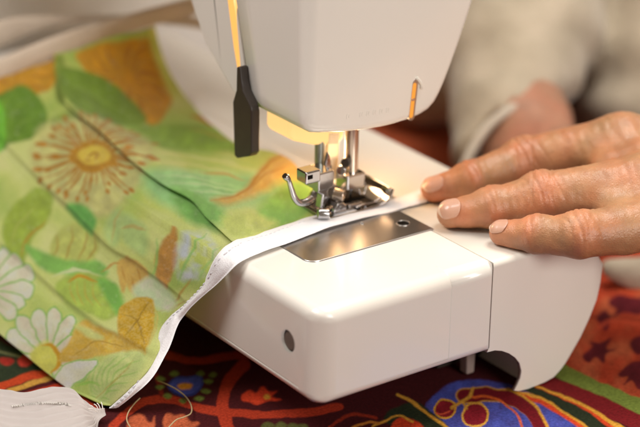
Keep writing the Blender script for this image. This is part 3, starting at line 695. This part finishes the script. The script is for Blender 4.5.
# white daisies with drawn green outlines
def daisy(cx, cy, spec):
    for a, r, w in spec:
        a = math.radians(a); u = np.array((math.cos(a), math.sin(a))); v = np.array((-u[1], u[0])); c0 = np.array((cx, cy)); P_ = [c0+u*7+v*1.5, c0+u*r*.5+v*w*.8, c0+u*r*.86+v*w, c0+u*r+v*w*.2, c0+u*r*.96-v*w*.5, c0+u*r*.8-v*w, c0+u*r*.45-v*w*.75, c0+u*7-v*1.5]
        pm.blob(P_, PET, line=(142,190,92), lw=.45, soft=1.0, alpha=.95); pm.stroke([c0+u*12, c0+u*r*.45+v, c0+u*r*.7], .9, (176,200,128), .6, True)
daisy(54, 357, ((-172,44,8),(-150,50,9),(-128,52,8),(-106,50,8),(-84,50,7),(-62,46,7),(-36,34,7),(30,40,9),(62,30,8),(150,30,8)))
daisy(-8, 290, ((-66,44,9),(-44,46,9),(-22,50,9),(0,46,9),(22,40,8),(44,40,8),(-90,46,9)))
pm.blob(T4((66,284),(90,262),(116,270),(122,300),(104,318),(76,312)), (222,218,110), soft=2.5); pm.stroke(T4((90,268),(108,268),(120,284),(118,304),(104,320)), 5.2, (208,152,36), 1, True)
# speckled ochre leaf and a second ochre leaf
OC = T4((234,216),(240,196),(262,182),(292,178),(302,190),(300,230),(288,276),(276,294),(258,276),(238,258))
pm.blob(OC, (202,158,50), soft=1.0); pm.blob(OC, (214,178,88), tex=(.8, 3.0), alpha=.95); pm.stroke(T4((242,210),(270,224),(284,270)), 1.2, (132,92,20), .9, True); pm.stroke(T4((250,256),(272,220),(292,186)), 1.2, (132,92,20), .9, True); pm.stroke(T4((300,182),(306,220),(288,286)), 1.6, (216,196,110), .9, True)
OD = T4((118,296),(140,262),(166,222),(190,230),(226,246),(258,270),(286,288),(250,284),(200,288),(150,300))
pm.blob(OD, (214,174,74), soft=1.6); pm.blob(OD, (218,184,98), tex=(.5, 1.5), alpha=.7); pm.stroke(T4((140,296),(190,262),(240,272)), 1.2, (160,116,34), .8, True)
pm.blob(T4((150,232),(176,236),(206,252),(184,258)), (206,206,130), soft=2)
# pale leaves along the bottom hem
PL = T4((186,310),(226,286),(268,280),(284,294),(262,330),(230,360),(200,386),(180,368),(176,338)); pm.blob(PL, (204,214,142), soft=2.2); veins(PL, T4((192,372))[0], 12, 1.4, (146,192,88), .75)
pm.blob(T4((108,338),(130,306),(180,296),(196,302),(172,328),(148,344),(136,360)), (236,232,214), soft=1.4, line=(160,198,110), lw=.45)
pm.stroke(T4((180,378),(220,340),(262,300)), 1.8, (190,160,70), .6, True); pm.stroke(T4((150,350),(176,338),(196,346)), 2.4, (152,200,90), .85, True)
pm.mix((238,236,206), np.clip(vnoise(flat, .3, 3)*.4-.12, 0, .2))
pm.c = pm.c**.78*np.array([1.05, 1.08, 1.0]); lum_ = pm.c@np.array([.3, .6, .1]); pm.c = lum_[:, None]+(pm.c-lum_[:, None])*1.14
M_fab = mat('floral_cotton', rough=0.85, Sheen_Weight=0.25, Subsurface_Weight=0.0); print_attr(M_fab, grain=.07, gscale=1500)
fab = mesh('pleated_panel', Pn, grid_faces(NP, NS), M_fab, mask); set_print(fab, np.clip(pm.c, .01, .86))
set_uv(fab, np.c_[t01*16, s01*20]); weave(M_fab, 14, 14, .55, .00014)
N_, L_, b_ = nodes(M_fab)
tr = N_.new('ShaderNodeBsdfTranslucent'); mxs = N_.new('ShaderNodeMixShader'); mxs.inputs[0].default_value = .45
L_.new(b_.inputs['Base Color'].links[0].from_socket, tr.inputs['Color']); L_.new(b_.outputs[0], mxs.inputs[1]); L_.new(tr.outputs[0], mxs.inputs[2])
L_.new(mxs.outputs[0], [n for n in N_ if n.type == 'OUTPUT_MATERIAL'][0].inputs['Surface'])
sd = fab.modifiers.new('thickness', 'SOLIDIFY'); sd.thickness = .0004; sd.offset = -1
# binding: a folded white band swept between its two edges
M_bind = mat('white_cotton', (0.78, 0.76, 0.77), 0.85, Sheen_Weight=0.3); add_bump(M_bind, [('noise', 420, .35), ('noise', 1500, .6)], .0004)
M_tail = mat('white_tape', (0.80, 0.71, 0.67), 0.85, Sheen_Weight=0.3)
def band(name, inner, outer, m, th, n=160, nw=14, wave=0.0, parent=mask, ribs=0.0):
    A, _ = curve3(inner, n); B, _ = curve3(outer, n)
    T = np.gradient((A+B)/2, axis=0); Nv = np.cross(T, B-A); Nv /= np.linalg.norm(Nv, axis=1)[:, None]
    if ((Nv*(CAM-A)).sum(1)).mean() < 0: Nv = -Nv
    for _ in range(6): Nv = (np.roll(Nv, 1, 0)+Nv*2+np.roll(Nv, -1, 0)) if False else Nv
    rows = []
    us = np.linspace(0, 1, nw)
    for side in (1, -1):
        for u in (us if side == 1 else us[::-1]):
            puff = (1-abs(2*u-1)**3)*th/2
            P = A*(1-u)+B*u
            w = wave*vnoise(np.c_[np.linspace(0, 9, n), np.full(n, u*1.4)], 1.0, 3) + ribs*math.sin(u*2*math.pi*9)*np.clip(np.linspace(0, 8, n)-.3, 0, 1)
            rows.append(P + Nv*(side*puff + th*.5 + w)[:, None] if isinstance(side*puff+th*.5+w, np.ndarray) else P + Nv*(side*puff + th*.5))
    R = np.array(rows); k = len(rows)
    Vv = R.transpose(1, 0, 2).reshape(-1, 3)
    F = [(i*k+j, i*k+(j+1) % k, (i+1)*k+(j+1) % k, (i+1)*k+j) for i in range(n-1) for j in range(k)]
    F += [tuple(range(k)), tuple((n-1)*k+j for j in range(k-1, -1, -1))]
    Vv[:, 2] = np.maximum(Vv[:, 2], ZT+.03)
    o = mesh(name, Vv, F, m, parent)
    bm = bmesh.new(); bm.from_mesh(o.data); bmesh.ops.recalc_face_normals(bm, faces=bm.faces); bm.to_mesh(o.data); bm.free()
    uv = np.stack(np.meshgrid(np.linspace(0, 20, n), np.linspace(0, 2, k), indexing='ij'), -1).reshape(-1, 2); set_uv(o, uv)
    return o
inn = [(424,192,'z',.05),(400,198,'z',.06),(378,204,'z',.06),(350,211,'z',.06),(309,219,'z',.08),(272,232,'z',.1),(238,242,'z',.16),(220,254,'z',.2),(205,281,'x',-9.1),(188,302,'x',-9.5),(173,316,'x',-9.9),(160,333,'x',-10.4),(151,358,'x',-11.0),(135,385,'x',-12.0),(104,410,'x',-13.0)]
out = [(436,201,'z',.02),(412,207,'z',.03),(390,213,'z',.03),(362,221,'z',.03),(328,231,'z',.03),(284,247,'z',.04),(251,259,'z',.06),(236,267,'z',.06),(217,286,'x',-9.0),(200,301,'x',-9.35),(184,318,'x',-9.75),(178,329,'x',-10.1),(168,354,'x',-10.7),(149,384,'x',-11.7),(106,415,'x',-12.9)]
bnd = band('binding', inn, out, M_bind, .19, 300, 14, .15)
A_, _ = curve3(inn, 260); B_, _ = curve3(out, 260); Tn = np.gradient(A_, axis=0); Nb = np.cross(Tn, B_-A_); Nb /= np.linalg.norm(Nb, axis=1)[:, None]
if ((Nb*(CAM-A_)).sum(1)).mean() < 0: Nb = -Nb
sv, sf = [], []; bv_ = np.array([v.co for v in bnd.data.vertices])*100+np.array([0, 0, ZT])+np.array(mask.location)*100
for k_ in range(70, 256, 3):
    if random.random() < .12: continue
    w_ = .70+random.uniform(-.02, .02); Lc = A_*w_+B_*(1-w_)
    P_ = []
    for j_ in range(3):
        c_ = Lc[k_+j_]+Nb[k_+j_]*.3; near = bv_[((bv_-c_)**2).sum(1).argsort()[:3]]; h_ = ((near-Lc[k_+j_])@Nb[k_+j_]).max(); P_.append(Lc[k_+j_]+Nb[k_+j_]*(h_+(-.012, .012, -.012)[j_]))
    P_ = np.array(P_); Vt, Ft = tube_data(P_, .017, 6); k0 = len(sv); sv += list(Vt); sf += [tuple(i+k0 for i in f) for f in Ft]
mesh('stitching', sv, sf, mat('pale_thread', (0.68, 0.68, 0.72), .7), bnd)
finn = [(-40,103,'d',91.5),(0,84,'d',92.5),(58,57,'d',93),(105,39,'d',93.5),(155,25,'d',94),(196,14,'d',95)]
fout = [(-40,76,'d',91.5),(0,58,'d',92.4),(52,37,'d',92.8),(100,22,'d',93.3),(150,8,'d',93.8),(192,-3,'d',95)]
M_beige = mat('unbleached_cotton', (0.55, 0.45, 0.35), 0.85, Sheen_Weight=0.2); add_bump(M_beige, [('noise', 200, .4)], .0004)
band('binding', finn, fout, M_beige, .2, 90, 10, .10)
band('tie_tape', [(-40,66,'d',94),(0,46,'d',94.5),(40,30,'d',95.3),(100,22,'d',96.3),(180,26,'d',97),(230,36,'d',97)],
     [(-40,40,'d',94),(0,21,'d',94.5),(30,17,'d',95.3),(96,16,'d',96.3),(180,15,'d',97),(230,24,'d',97)], M_beige, .15, 90, 12, .15)
# near tail of the tape on the table
tin = [(104,410,'z',ZT+.30),(97,409,'z',ZT+.32),(85,401,'z',ZT+.42),(70,390,'z',ZT+.60),(50,388,'z',ZT+.62),(26,394,'z',ZT+.50),(0,390,'z',ZT+.55),(-40,384,'z',ZT+.5),(-90,390,'z',ZT+.3)]
tout = [(106,415,'z',ZT+.2),(99,421,'z',ZT+.2),(96,436,'z',ZT+.15),(84,448,'z',ZT+.3),(60,452,'z',ZT+.35),(30,456,'z',ZT+.2),(0,452,'z',ZT+.3),(-40,446,'z',ZT+.3),(-90,450,'z',ZT+.2)]
weave(M_tail, 30, 3.2, .6, .0004)
tail = band('tie_tape', tin, tout, M_tail, .06, 200, 90, .16, mask, .075)
# zigzag stitching on the tail and frayed ends at its corner
M_thr = mat('white_thread', (0.82, 0.78, 0.72), 0.7); add_noise_rough(M_thr, .6, .8, 400)
zz = []; tvs = np.array([v.co for v in tail.data.vertices])*100+np.array([0, 0, ZT])+np.array(mask.location)*100; tvs = tvs[[i for i in range(len(tvs)) if i % 180 < 90]]; tpx = project(tvs)
for k_ in range(58):
    u = k_/57; px_ = np.array([12+58*u, 407.5-3.6*math.sin(u*2.6)+(1.0 if k_ % 2 else -1.0)]); dd_ = ((tpx-px_)**2).sum(1); i_ = dd_.argmin(); q = tvs[i_]+(RIGHT*(px_-tpx[i_])[0]+DOWN*(px_-tpx[i_])[1])/24.8+np.array([0, 0, .05]); zz.append(q)
tube('stitching', np.array(zz), .024, M_thr, tail, 6)
fv, ff = [], []
for (x0, y0, x1, y1) in ((96,411,89,405),(99,411,94,404),(101,411,97,403),(97,412,88,409),(103,410,101,402)):
    a, b = at(x0, y0, 'z', ZT+.4), at(x1, y1, 'z', ZT+.5+random.random()*.2); Vt, Ft = tube_data(spline([a, (a+b)/2+np.array([0, 0, .08]), b], 8), .018, 6); k = len(fv)
    fv += list(Vt); ff += [tuple(i+k for i in f) for f in Ft]
mesh('frayed_threads', fv, ff, M_thr, mask)
# loose thread lying in a loop on the tablecloth
M_lt = mat('ochre_thread', (0.45, 0.34, 0.18), 0.7); add_noise_rough(M_lt, .6, .8, 400)
lt = [(158,381),(166,384),(176,389),(185,396),(191,405),(191,413),(184,417),(176,420),(168,428)]
lt2 = [(140,398),(134,404),(128,413),(127,421),(132,430)]
thp = [at(x, y, 'z', ZT+.10+.12*math.sin(i*1.3)) for i, (x, y) in enumerate(lt)]
thr = tube('loose_thread', spline(thp, 90), .028, M_lt, None, 8); thr['label'] = 'thin ochre thread lying in a loop on the dark red tablecloth'; thr['category'] = 'thread'
thr2 = tube('loose_thread', spline([at(x, y, 'z', ZT+.12) for x, y in lt2], 40), .026, M_lt, None, 8); thr2['label'] = 'short thread end hanging from the mask corner onto the tablecloth'; thr2['category'] = 'thread'

# ------------------------------------------------------------------ person: distance fields skinned by surface nets
def seg_d(p, a, b, ra, rb):
    a, b = np.asarray(a, np.float32), np.asarray(b, np.float32); ba = b-a; pa = p-a
    h = np.clip(pa@ba/(ba@ba), 0, 1); return np.linalg.norm(pa-h[..., None]*ba, axis=-1) - (ra+(rb-ra)*h)
def smin(a, b, k):
    h = np.clip(.5+.5*(b-a)/k, 0, 1); return b*(1-h)+a*h - k*h*(1-h)
def surface_nets(fn, lo, hi, st):
    ax = [np.arange(l, h+st, st, dtype=np.float32) for l, h in zip(lo, hi)]; sh = tuple(len(a) for a in ax)
    D = np.empty(sh, np.float32)
    for i, x in enumerate(ax[0]):
        Y, Z = np.meshgrid(ax[1], ax[2], indexing='ij'); D[i] = fn(np.stack([np.full_like(Y, x), Y, Z], -1))
    S = D < 0
    c = np.zeros(tuple(n-1 for n in sh), np.int8)
    for dx in (0, 1):
        for dy in (0, 1):
            for dz in (0, 1): c += S[dx:sh[0]-1+dx, dy:sh[1]-1+dy, dz:sh[2]-1+dz]
    act = (c > 0) & (c < 8); idx = -np.ones(act.shape, np.int64); cells = np.argwhere(act); idx[act] = np.arange(len(cells))
    acc = np.zeros((len(cells), 3)); cnt = np.zeros(len(cells)); off = [(a, b, d) for a in (0, 1) for b in (0, 1) for d in (0, 1)]
    for a in off:
        for k in range(3):
            if a[k] == 0:
                b = list(a); b[k] = 1
                da = D[tuple((cells+np.array(a)).T)]; db = D[tuple((cells+np.array(b)).T)]; m_ = (da < 0) != (db < 0)
                t = np.where(m_, da/(da-db+1e-12), 0); pos = cells+np.array(a)+0.0; pos[:, k] += t
                acc[m_] += pos[m_]; cnt[m_] += 1
    V = acc/cnt[:, None]*st + np.array([a[0] for a in ax]); F = []
    for k in range(3):
        s0 = [slice(None)]*3; s1 = [slice(None)]*3; s0[k] = slice(0, -1); s1[k] = slice(1, None)
        e0, e1 = S[tuple(s0)], S[tuple(s1)]; ch = np.argwhere(e0 != e1); u, v = [(1, 2), (2, 0), (0, 1)][k]
        ok = (ch[:, u] > 0) & (ch[:, v] > 0) & (ch[:, u] < sh[u]-1) & (ch[:, v] < sh[v]-1); ch = ch[ok]
        fl = S[tuple(ch.T)]
        def ci(du, dv):
            q = ch.copy(); q[:, u] -= du; q[:, v] -= dv; return idx[tuple(q.T)]
        quad = np.stack([ci(1, 1), ci(0, 1), ci(0, 0), ci(1, 0)], 1); quad[~fl] = quad[~fl][:, ::-1]; F.append(quad)
    return V, np.vstack(F)
def normals_of(V, F):
    n = np.cross(V[F[:, 2]]-V[F[:, 0]], V[F[:, 3]]-V[F[:, 1]]); N_ = np.zeros_like(V)
    for k in range(4): np.add.at(N_, F[:, k], n)
    return N_/(np.linalg.norm(N_, axis=1)[:, None]+1e-12)

def J(px, py, z): return at(px, py, 'z', z)
# joints of the near hand: tip, last joint, middle joint, knuckle; with radii
fingers = {
 'index':  ([J(433.5,189.5,.56), J(471,181.5,.86), J(524,162,1.25), J(622,143,2.3)], [.54,.78,1.0,1.24]),
 'middle': ([J(451.5,214,.58), J(492,208.5,.86), J(541,198,1.25), J(648,184,1.9)], [.60,.81,1.02,1.2]),
 'ring':   ([J(502,233,.50), J(537,235.5,.72), J(580,235.5,1.0), J(668,222,1.2)], [.50,.72,.90,1.08]),
}
MCP = {k: v[0][3] for k, v in fingers.items()}
MCP['little'] = MCP['ring'] + np.array([.7, -1.0, -1.5])
fingers['little'] = ([MCP['little']+np.array([2.2, 2.4, -1.2]), MCP['little']+np.array([1.6, 2.3, -1.5]), MCP['little']+np.array([.2, 1.3, -.9]), MCP['little']], [.5,.62,.74,.9])
wrist = (MCP['index']+MCP['little'])/2 + np.array([7.6, -3.6, .6])
fingers['thumb'] = ([MCP['index']+np.array([-2.6, 1.6, -3.2]), MCP['index']+np.array([-1.2, 1.5, -2.7]), MCP['index']+np.array([1.2, .9, -1.9]), wrist+np.array([-1.8, 1.4, -.6])], [.6,.8,.95,1.2])
def palm_d(p):
    d = None
    for k, r0 in (('index', 1.12), ('middle', 1.08), ('ring', 1.0), ('little', .9)):
        q = seg_d(p, MCP[k], wrist+(MCP[k]-MCP['middle'])*.35, r0, 1.25); d = q if d is None else smin(d, q, 1.0)
    ks = ['index', 'middle', 'ring', 'little']
    for a, b in zip(ks[:-1], ks[1:]): d = smin(d, seg_d(p, MCP[a]+np.array([.3,0,-.1]), MCP[b]+np.array([.3,0,-.1]), .9, .85), .7)
    for a, ta, b, tb, r in (('index', .84, 'middle', .62, .74), ('middle', .62, 'ring', .44, .70)):
        A_ = fingers[a][0][2]*(1-ta)+fingers[a][0][3]*ta; B_ = fingers[b][0][2]*(1-tb)+fingers[b][0][3]*tb; dn = np.array([.25, 0, -.12])
        d = smin(d, seg_d(p, A_+dn, B_+dn, r, r), .5); d = smin(d, seg_d(p, (A_+B_)/2+dn, (MCP[a]+MCP[b])/2+dn, r, 1.0), .5)
    d = smin(d, seg_d(p, wrist, wrist+np.array([12, -6, 0]), 2.3, 3.1), 1.6)
    return d
def finger_d(p, k):
    Jn, R_ = fingers[k]; d = None
    for i in range(3):
        q = seg_d(p, Jn[i], Jn[i+1], R_[i], R_[i+1]); d = q if d is None else smin(d, q, .14)
    for i in (1, 2):            # joints are a little thicker than the bones between them
        up = np.array([0, 0, .12]); q = np.linalg.norm(p-(Jn[i]+up).astype(np.float32), axis=-1)-R_[i]*.97; d = smin(d, q, .3)
    return d
def hand_d(p):
    pd = palm_d(p); d = None
    for k in fingers:
        q = smin(pd, finger_d(p, k), .55); d = q if d is None else np.minimum(d, q)
    return d
lo = np.array([-.4, -12.5, -3.6]); hi = np.array([17.5, 5.2, 4.2])
HV, HF = surface_nets(hand_d, lo, hi, .075)
HN = normals_of(HV, HF)
# knuckle creases, tendons and slack skin
disp = np.zeros(len(HV)); red = np.zeros(len(HV))
camdir = (CAM-np.array([3, 0, 1.]))/np.linalg.norm(CAM-np.array([3, 0, 1.])); dors = np.array([0, 0, 1.])*.75+camdir*.66; dors /= np.linalg.norm(dors)
for k in ('index', 'middle', 'ring'):
    Jn, R_ = fingers[k]
    own = finger_d(HV.astype(np.float32), k) < .12
    for i, (amp, offs, env) in {1: (.035, (-.36, -.16, .04, .22), .42), 2: (.055, (-.62, -.36, -.12, .1, .34, .6), .75)}.items():
        ax_ = Jn[i-1]-Jn[i+1]; ax_ /= np.linalg.norm(ax_); rel = HV-Jn[i]; s = rel@ax_; side = np.cross(ax_, dors); side /= np.linalg.norm(side); q = rel@side
        top = np.clip((HN@dors)*1.3-.05, 0, 1)*own
        for o_ in offs:
            o2 = o_ + .10*np.sin(q*2.6+o_*9)+.28*o_*(q/R_[i])**2*np.sign(1) + .05*vnoise(HV*1.0+o_*7, 2.2, 2)
            disp -= 1.35*amp*random.uniform(.55, 1.1)*np.exp(-((s-o2)/.055)**2)*top*np.exp(-(o_/env)**2)
        disp += .045*np.exp(-(s/(env*.9))**2)*top
        red += .6*np.exp(-(s/(env*.9))**2)*top
    red += .8*np.exp(-(np.linalg.norm(HV-Jn[0], axis=1)/1.0)**2)*own
    # fine cross lines along the finger
    ax_ = Jn[1]-Jn[3]; ax_ /= np.linalg.norm(ax_); s = (HV-Jn[3])@ax_
    disp += .010*np.sin(s*19+3*vnoise(HV, 1.1, 2))*np.clip(HN@dors, 0, 1)*own*np.clip(vnoise(HV, .8, 2)+.5, 0, 1)
disp += .035*vnoise(HV, .9, 3) + .018*vnoise(HV, 3.5, 2)
# slack skin running across the back of the hand
q_ = HV@np.array([.93, -.35, .1]); disp += .016*np.sin(q_*13+4*vnoise(HV, .7, 2))*np.clip(vnoise(HV, .6, 2)+.45, 0, 1)*np.clip(HN@dors, 0, 1)*(HV[:, 0] > 5.5)
HV = HV + HN*disp[:, None]
tipmask = np.clip(red, 0, 1)
# the skin keeps clear of the surfaces it presses on
inb = (HV[:, 0] < XR+.05) & (HV[:, 1] > YF-.05) & (HV[:, 2] > -.7); HV[:, 2] = np.where(inb, np.maximum(HV[:, 2], .012), HV[:, 2])

person = thing('person', (22, 6, ZT), 'person in a beige knitted sweater guiding the mask with one hand on the machine', 'person')
def D(px, py, d): return at(px, py, 'd', d)
# far hand and wrist, coarse
fh = [D(508,92,101.0), D(522,132,98.5), D(540,155,96.5)]
fknk = [D(520+14*i, 176-6*i, 94.5) for i in range(4)]; 
def far_d(p):
    d = smin(seg_d(p, D(512,20,105), fh[0], 3.0, 2.5), seg_d(p, fh[0], fh[1], 2.5, 2.35), .8)
    for i in range(4):
        q = seg_d(p, fh[1]+(fknk[i]-fknk[1])*.6, fknk[i], 1.5, .95); d = smin(d, q, .9)
    for i in range(4):
        a = fknk[i]; b = a+np.array([-1.0, -1.6, -1.9]); c = b+np.array([-.4, -.3, -1.4])
        d = np.minimum(d, smin(d, smin(seg_d(p, a, b, .9, .8), seg_d(p, b, c, .8, .6), .2), .3))
    d = smin(d, smin(seg_d(p, fh[1], D(500,165,97), 1.3, .95), seg_d(p, D(500,165,97), D(505,190,95.5), .95, .7), .3), .6)
    return d
FV, FF = surface_nets(far_d, np.array([2, -3, -7.0]), np.array([30, 30, 12.0]), .3)
FN = normals_of(FV, FF); FV = FV + FN*(.12*vnoise(FV, .55, 2))[:, None]
# left upper arm continuing out of frame to the shoulder, joined into the same body
def trunk_d(p):
    d = smin(seg_d(p, wrist+np.array([10, -5, 0]), (44, -14, 4), 3.0, 4.6), seg_d(p, (44, -14, 4), (48, 2, 30), 4.6, 5.5), 2)
    d = smin(d, seg_d(p, (48, 2, 30), (52, 34, 30), 6, 6), 3); d = smin(d, seg_d(p, (50, 18, 26), (48, 16, -14), 12, 13), 4)
    d = smin(d, seg_d(p, (52, 34, 30), (40, 34, 6), 5.5, 4.4), 2); d = smin(d, seg_d(p, (40, 34, 6), D(512,10,106), 4.4, 2.9), 2)
    return smin(d, seg_d(p, (51, 18, 34), (51, 18, 44), 5.5, 5), 2)
BV_, BF = surface_nets(trunk_d, np.array([12, -26, -24.0]), np.array([68, 46, 47.0]), .9)
Vb = np.vstack([HV, FV, BV_]); Fb = np.vstack([HF, FF+len(HV), BF+len(HV)+len(FV)])
M_skin = mat('skin', (0.5, 0.28, 0.18), 0.42, Subsurface_Weight=0.18, Subsurface_Scale=0.004)
M_skin.node_tree.nodes['Principled BSDF'].inputs['Subsurface Radius'].default_value = (1.0, .35, .18)
def skin_nodes(m):
    N, L, b = nodes(m)
    a = N.new('ShaderNodeAttribute'); a.attribute_name = 'print'
    tc = N.new('ShaderNodeTexCoord'); n = N.new('ShaderNodeTexNoise'); n.inputs['Scale'].default_value = 120; n.inputs['Detail'].default_value = 6
    r = N.new('ShaderNodeMapRange'); r.inputs['From Min'].default_value = .3; r.inputs['From Max'].default_value = .7; r.inputs['To Min'].default_value = .84; r.inputs['To Max'].default_value = 1.14
    mx = N.new('ShaderNodeVectorMath'); mx.operation = 'SCALE'
    L.new(tc.outputs['Object'], n.inputs['Vector']); L.new(n.outputs['Fac'], r.inputs['Value']); L.new(a.outputs['Color'], mx.inputs[0]); L.new(r.outputs['Result'], mx.inputs['Scale']); L.new(mx.outputs['Vector'], b.inputs['Base Color'])
skin_nodes(M_skin); add_bump(M_skin, [('voronoi', 1000, .40), ('noise', 600, .40), ('noise', 180, .35)], .0004)
body = mesh('body', Vb, Fb, M_skin, person)
sk = np.tile(np.array([.43, .205, .098]), (len(Vb), 1)); rr = np.zeros(len(Vb)); rr[:len(HV)] = np.clip(tipmask, 0, 1)
rr = rr[:, None]; sk = sk*(1-rr*.75) + np.array([.54, .18, .09])*rr*.75
sk[len(HV):] = (.40, .185, .115)
mot = np.clip(vnoise(Vb, .7, 3), -1, 1)[:, None]; sk = sk*(1+.12*mot*np.array([.6, 1, 1.1]))
bl = np.clip(vnoise(Vb+31, 1.1, 2), -1, 1)[:, None]; sk = sk*(1+bl*np.array([.10, -.10, -.12]))
spot = np.zeros(len(Vb)); sr = np.random.default_rng(11)
for i_ in sr.choice(len(HV), 90, replace=False):
    if HV[i_, 0] < 5: continue
    d_ = np.linalg.norm(HV-HV[i_], axis=1); r_ = sr.uniform(.06, .2); spot[:len(HV)] = np.maximum(spot[:len(HV)], np.exp(-(d_/r_)**4)*sr.uniform(.2, .6))
sk = sk*(1-spot[:, None]*np.array([.28, .42, .5]))
set_print(body, np.clip(sk, 0, 1))
# fingernails: thin curved plates let into the fingertips
M_nail = mat('fingernail', (0.62, 0.36, 0.27), 0.28, Subsurface_Weight=0.1, Subsurface_Scale=0.002, Coat_Weight=.3); add_noise_col(M_nail, (0.52, 0.28, 0.19), (0.60, 0.35, 0.25), 90)
M_naile = mat('nail_edge', (0.68, 0.50, 0.38), 0.35); add_noise_rough(M_naile, .3, .4, 200)
for k, (roll_, ln, wdt) in {'index': (.50, .55, .62), 'middle': (.55, .60, .68), 'ring': (.45, .52, .62)}.items():
    Jn, R_ = fingers[k]; ax_ = Jn[0]-Jn[1]; ax_ /= np.linalg.norm(ax_)
    n0 = np.array([0, 0, 1.])*(1-roll_)+camdir*roll_; n0 -= ax_*n0.dot(ax_); n0 /= np.linalg.norm(n0); sd_ = np.cross(ax_, n0)
    nu, nv = 18, 15; NV = []
    for iu in range(nu):
        u = iu/(nu-1)
        for iv in range(nv):
            v = iv/(nv-1)*2-1
            wloc = wdt*(1-.22*(1-u)**2)*min(1, (1.02-abs(2*u-1)**6*.35)); ang = v*wloc*1.25
            along = -.42 + u*(ln+.36) - .10*v*v*(1 if u > .5 else -1)*abs(2*u-1)
            o_ = Jn[0]+ax_*along; dr = n0*math.cos(ang)+sd_*math.sin(ang); lo_, hi_ = 0, 1.4
            for _ in range(24):
                m_ = (lo_+hi_)/2
                if finger_d((o_+dr*m_)[None].astype(np.float32), k)[0] < 0: lo_ = m_
                else: hi_ = m_
            rad_ = max(lo_, .30) if u > .8 else lo_
            NV.append(o_+dr*(rad_+.030+.012*(1-v*v)))
    no = mesh('fingernail', NV, grid_faces(nu, nv), M_nail, person)
    no.data.materials.append(M_naile)
    for p_ in no.data.polygons:
        if p_.index//(nv-1) >= nu-3: p_.material_index = 1
    s_ = no.modifiers.new('thickness', 'SOLIDIFY'); s_.thickness = .0005; s_.offset = 0
    ss = no.modifiers.new('smooth', 'SUBSURF'); ss.levels = ss.render_levels = 1
# sweater
def swe_d(p):
    sl = smin(seg_d(p, D(560,-60,112), D(520,30,104.5), 5.2, 3.7), seg_d(p, D(520,30,104.5), D(508,56,102.8), 3.8, 3.75), 1.5)
    sl = smin(sl, seg_d(p, D(506,82,101.2), D(500,112,99.3), 3.05, 2.55), .12); sl = smin(sl, seg_d(p, D(500,112,99.3), D(480,150,97.6), 2.2, 1.5), .6); sl = np.maximum(sl, -seg_d(p, D(524,143,97.4), D(518,200,93.5), 1.95, 3.2))
    to = smin(seg_d(p, D(800,40,116), D(860,-200,122), 13, 12), seg_d(p, D(462,48,122), D(640,30,122), 4.6, 7), 2)
    d = smin(sl, to, .6); d = smin(d, seg_d(p, D(702,120,108), D(725,-150,112), 6.9, 8), .5); d = smin(d, seg_d(p, D(424,84,110), D(490,55,108), 2.3, 3), .6)
    d = smin(d, smin(seg_d(p, wrist+np.array([9, -4.5, 0]), (44, -14, 4), 4.0, 5.6), seg_d(p, (44, -14, 4), (48, 2, 30), 5.6, 6.5), 2), 1)
    d = smin(d, seg_d(p, (48, 2, 30), (52, 34, 30), 7, 7), 3); d = smin(d, seg_d(p, (50, 18, 26), (48, 16, -12), 13.5, 14.5), 3)
    d = smin(d, seg_d(p, (52, 34, 30), (40, 34, 8), 6.5, 5.6), 2); d = smin(d, seg_d(p, (40, 34, 8), D(545,-40,110), 5.6, 4.6), 2)
    lap = smin(seg_d(p, D(609,271,91.5), D(650,282,92.5), .75, 1.0), seg_d(p, D(650,282,92.5), (24, -2, -5), 1.0, 2.6), .8)
    return smin(d, lap, .8)
SV, SF = surface_nets(swe_d, np.array([5, -26, -16.0]), np.array([66, 46, 42.0]), .42)
SN = normals_of(SV, SF); SV = SV + SN*(.34*vnoise(SV, .16, 2)+.10*vnoise(SV, .5, 2)+.22*np.sin(SV@np.array([.9, .5, 1.1])*1.15+3*vnoise(SV, .12, 2))*np.clip(vnoise(SV+7, .1, 2)+.4, 0, 1))[:, None]; 
M_knit = mat('beige_knit', (0.36, 0.30, 0.23), 0.9, Sheen_Weight=.3); add_noise_col(M_knit, (0.37, 0.31, 0.225), (0.48, 0.405, 0.305), 40); add_bump(M_knit, [('noise', 120, .5), ('noise', 400, .5)], .0012)
mesh('sweater', SV, SF, M_knit, person)

tube('cuff', spline([D(462,172,95.2), D(472,150,95.6), D(487,128,96), D(506,112,96.4), D(526,104,97.2), D(548,101,98.6)], 40), .26, mat('cuff_knit', (.5, .44, .36), .9), person, 12)
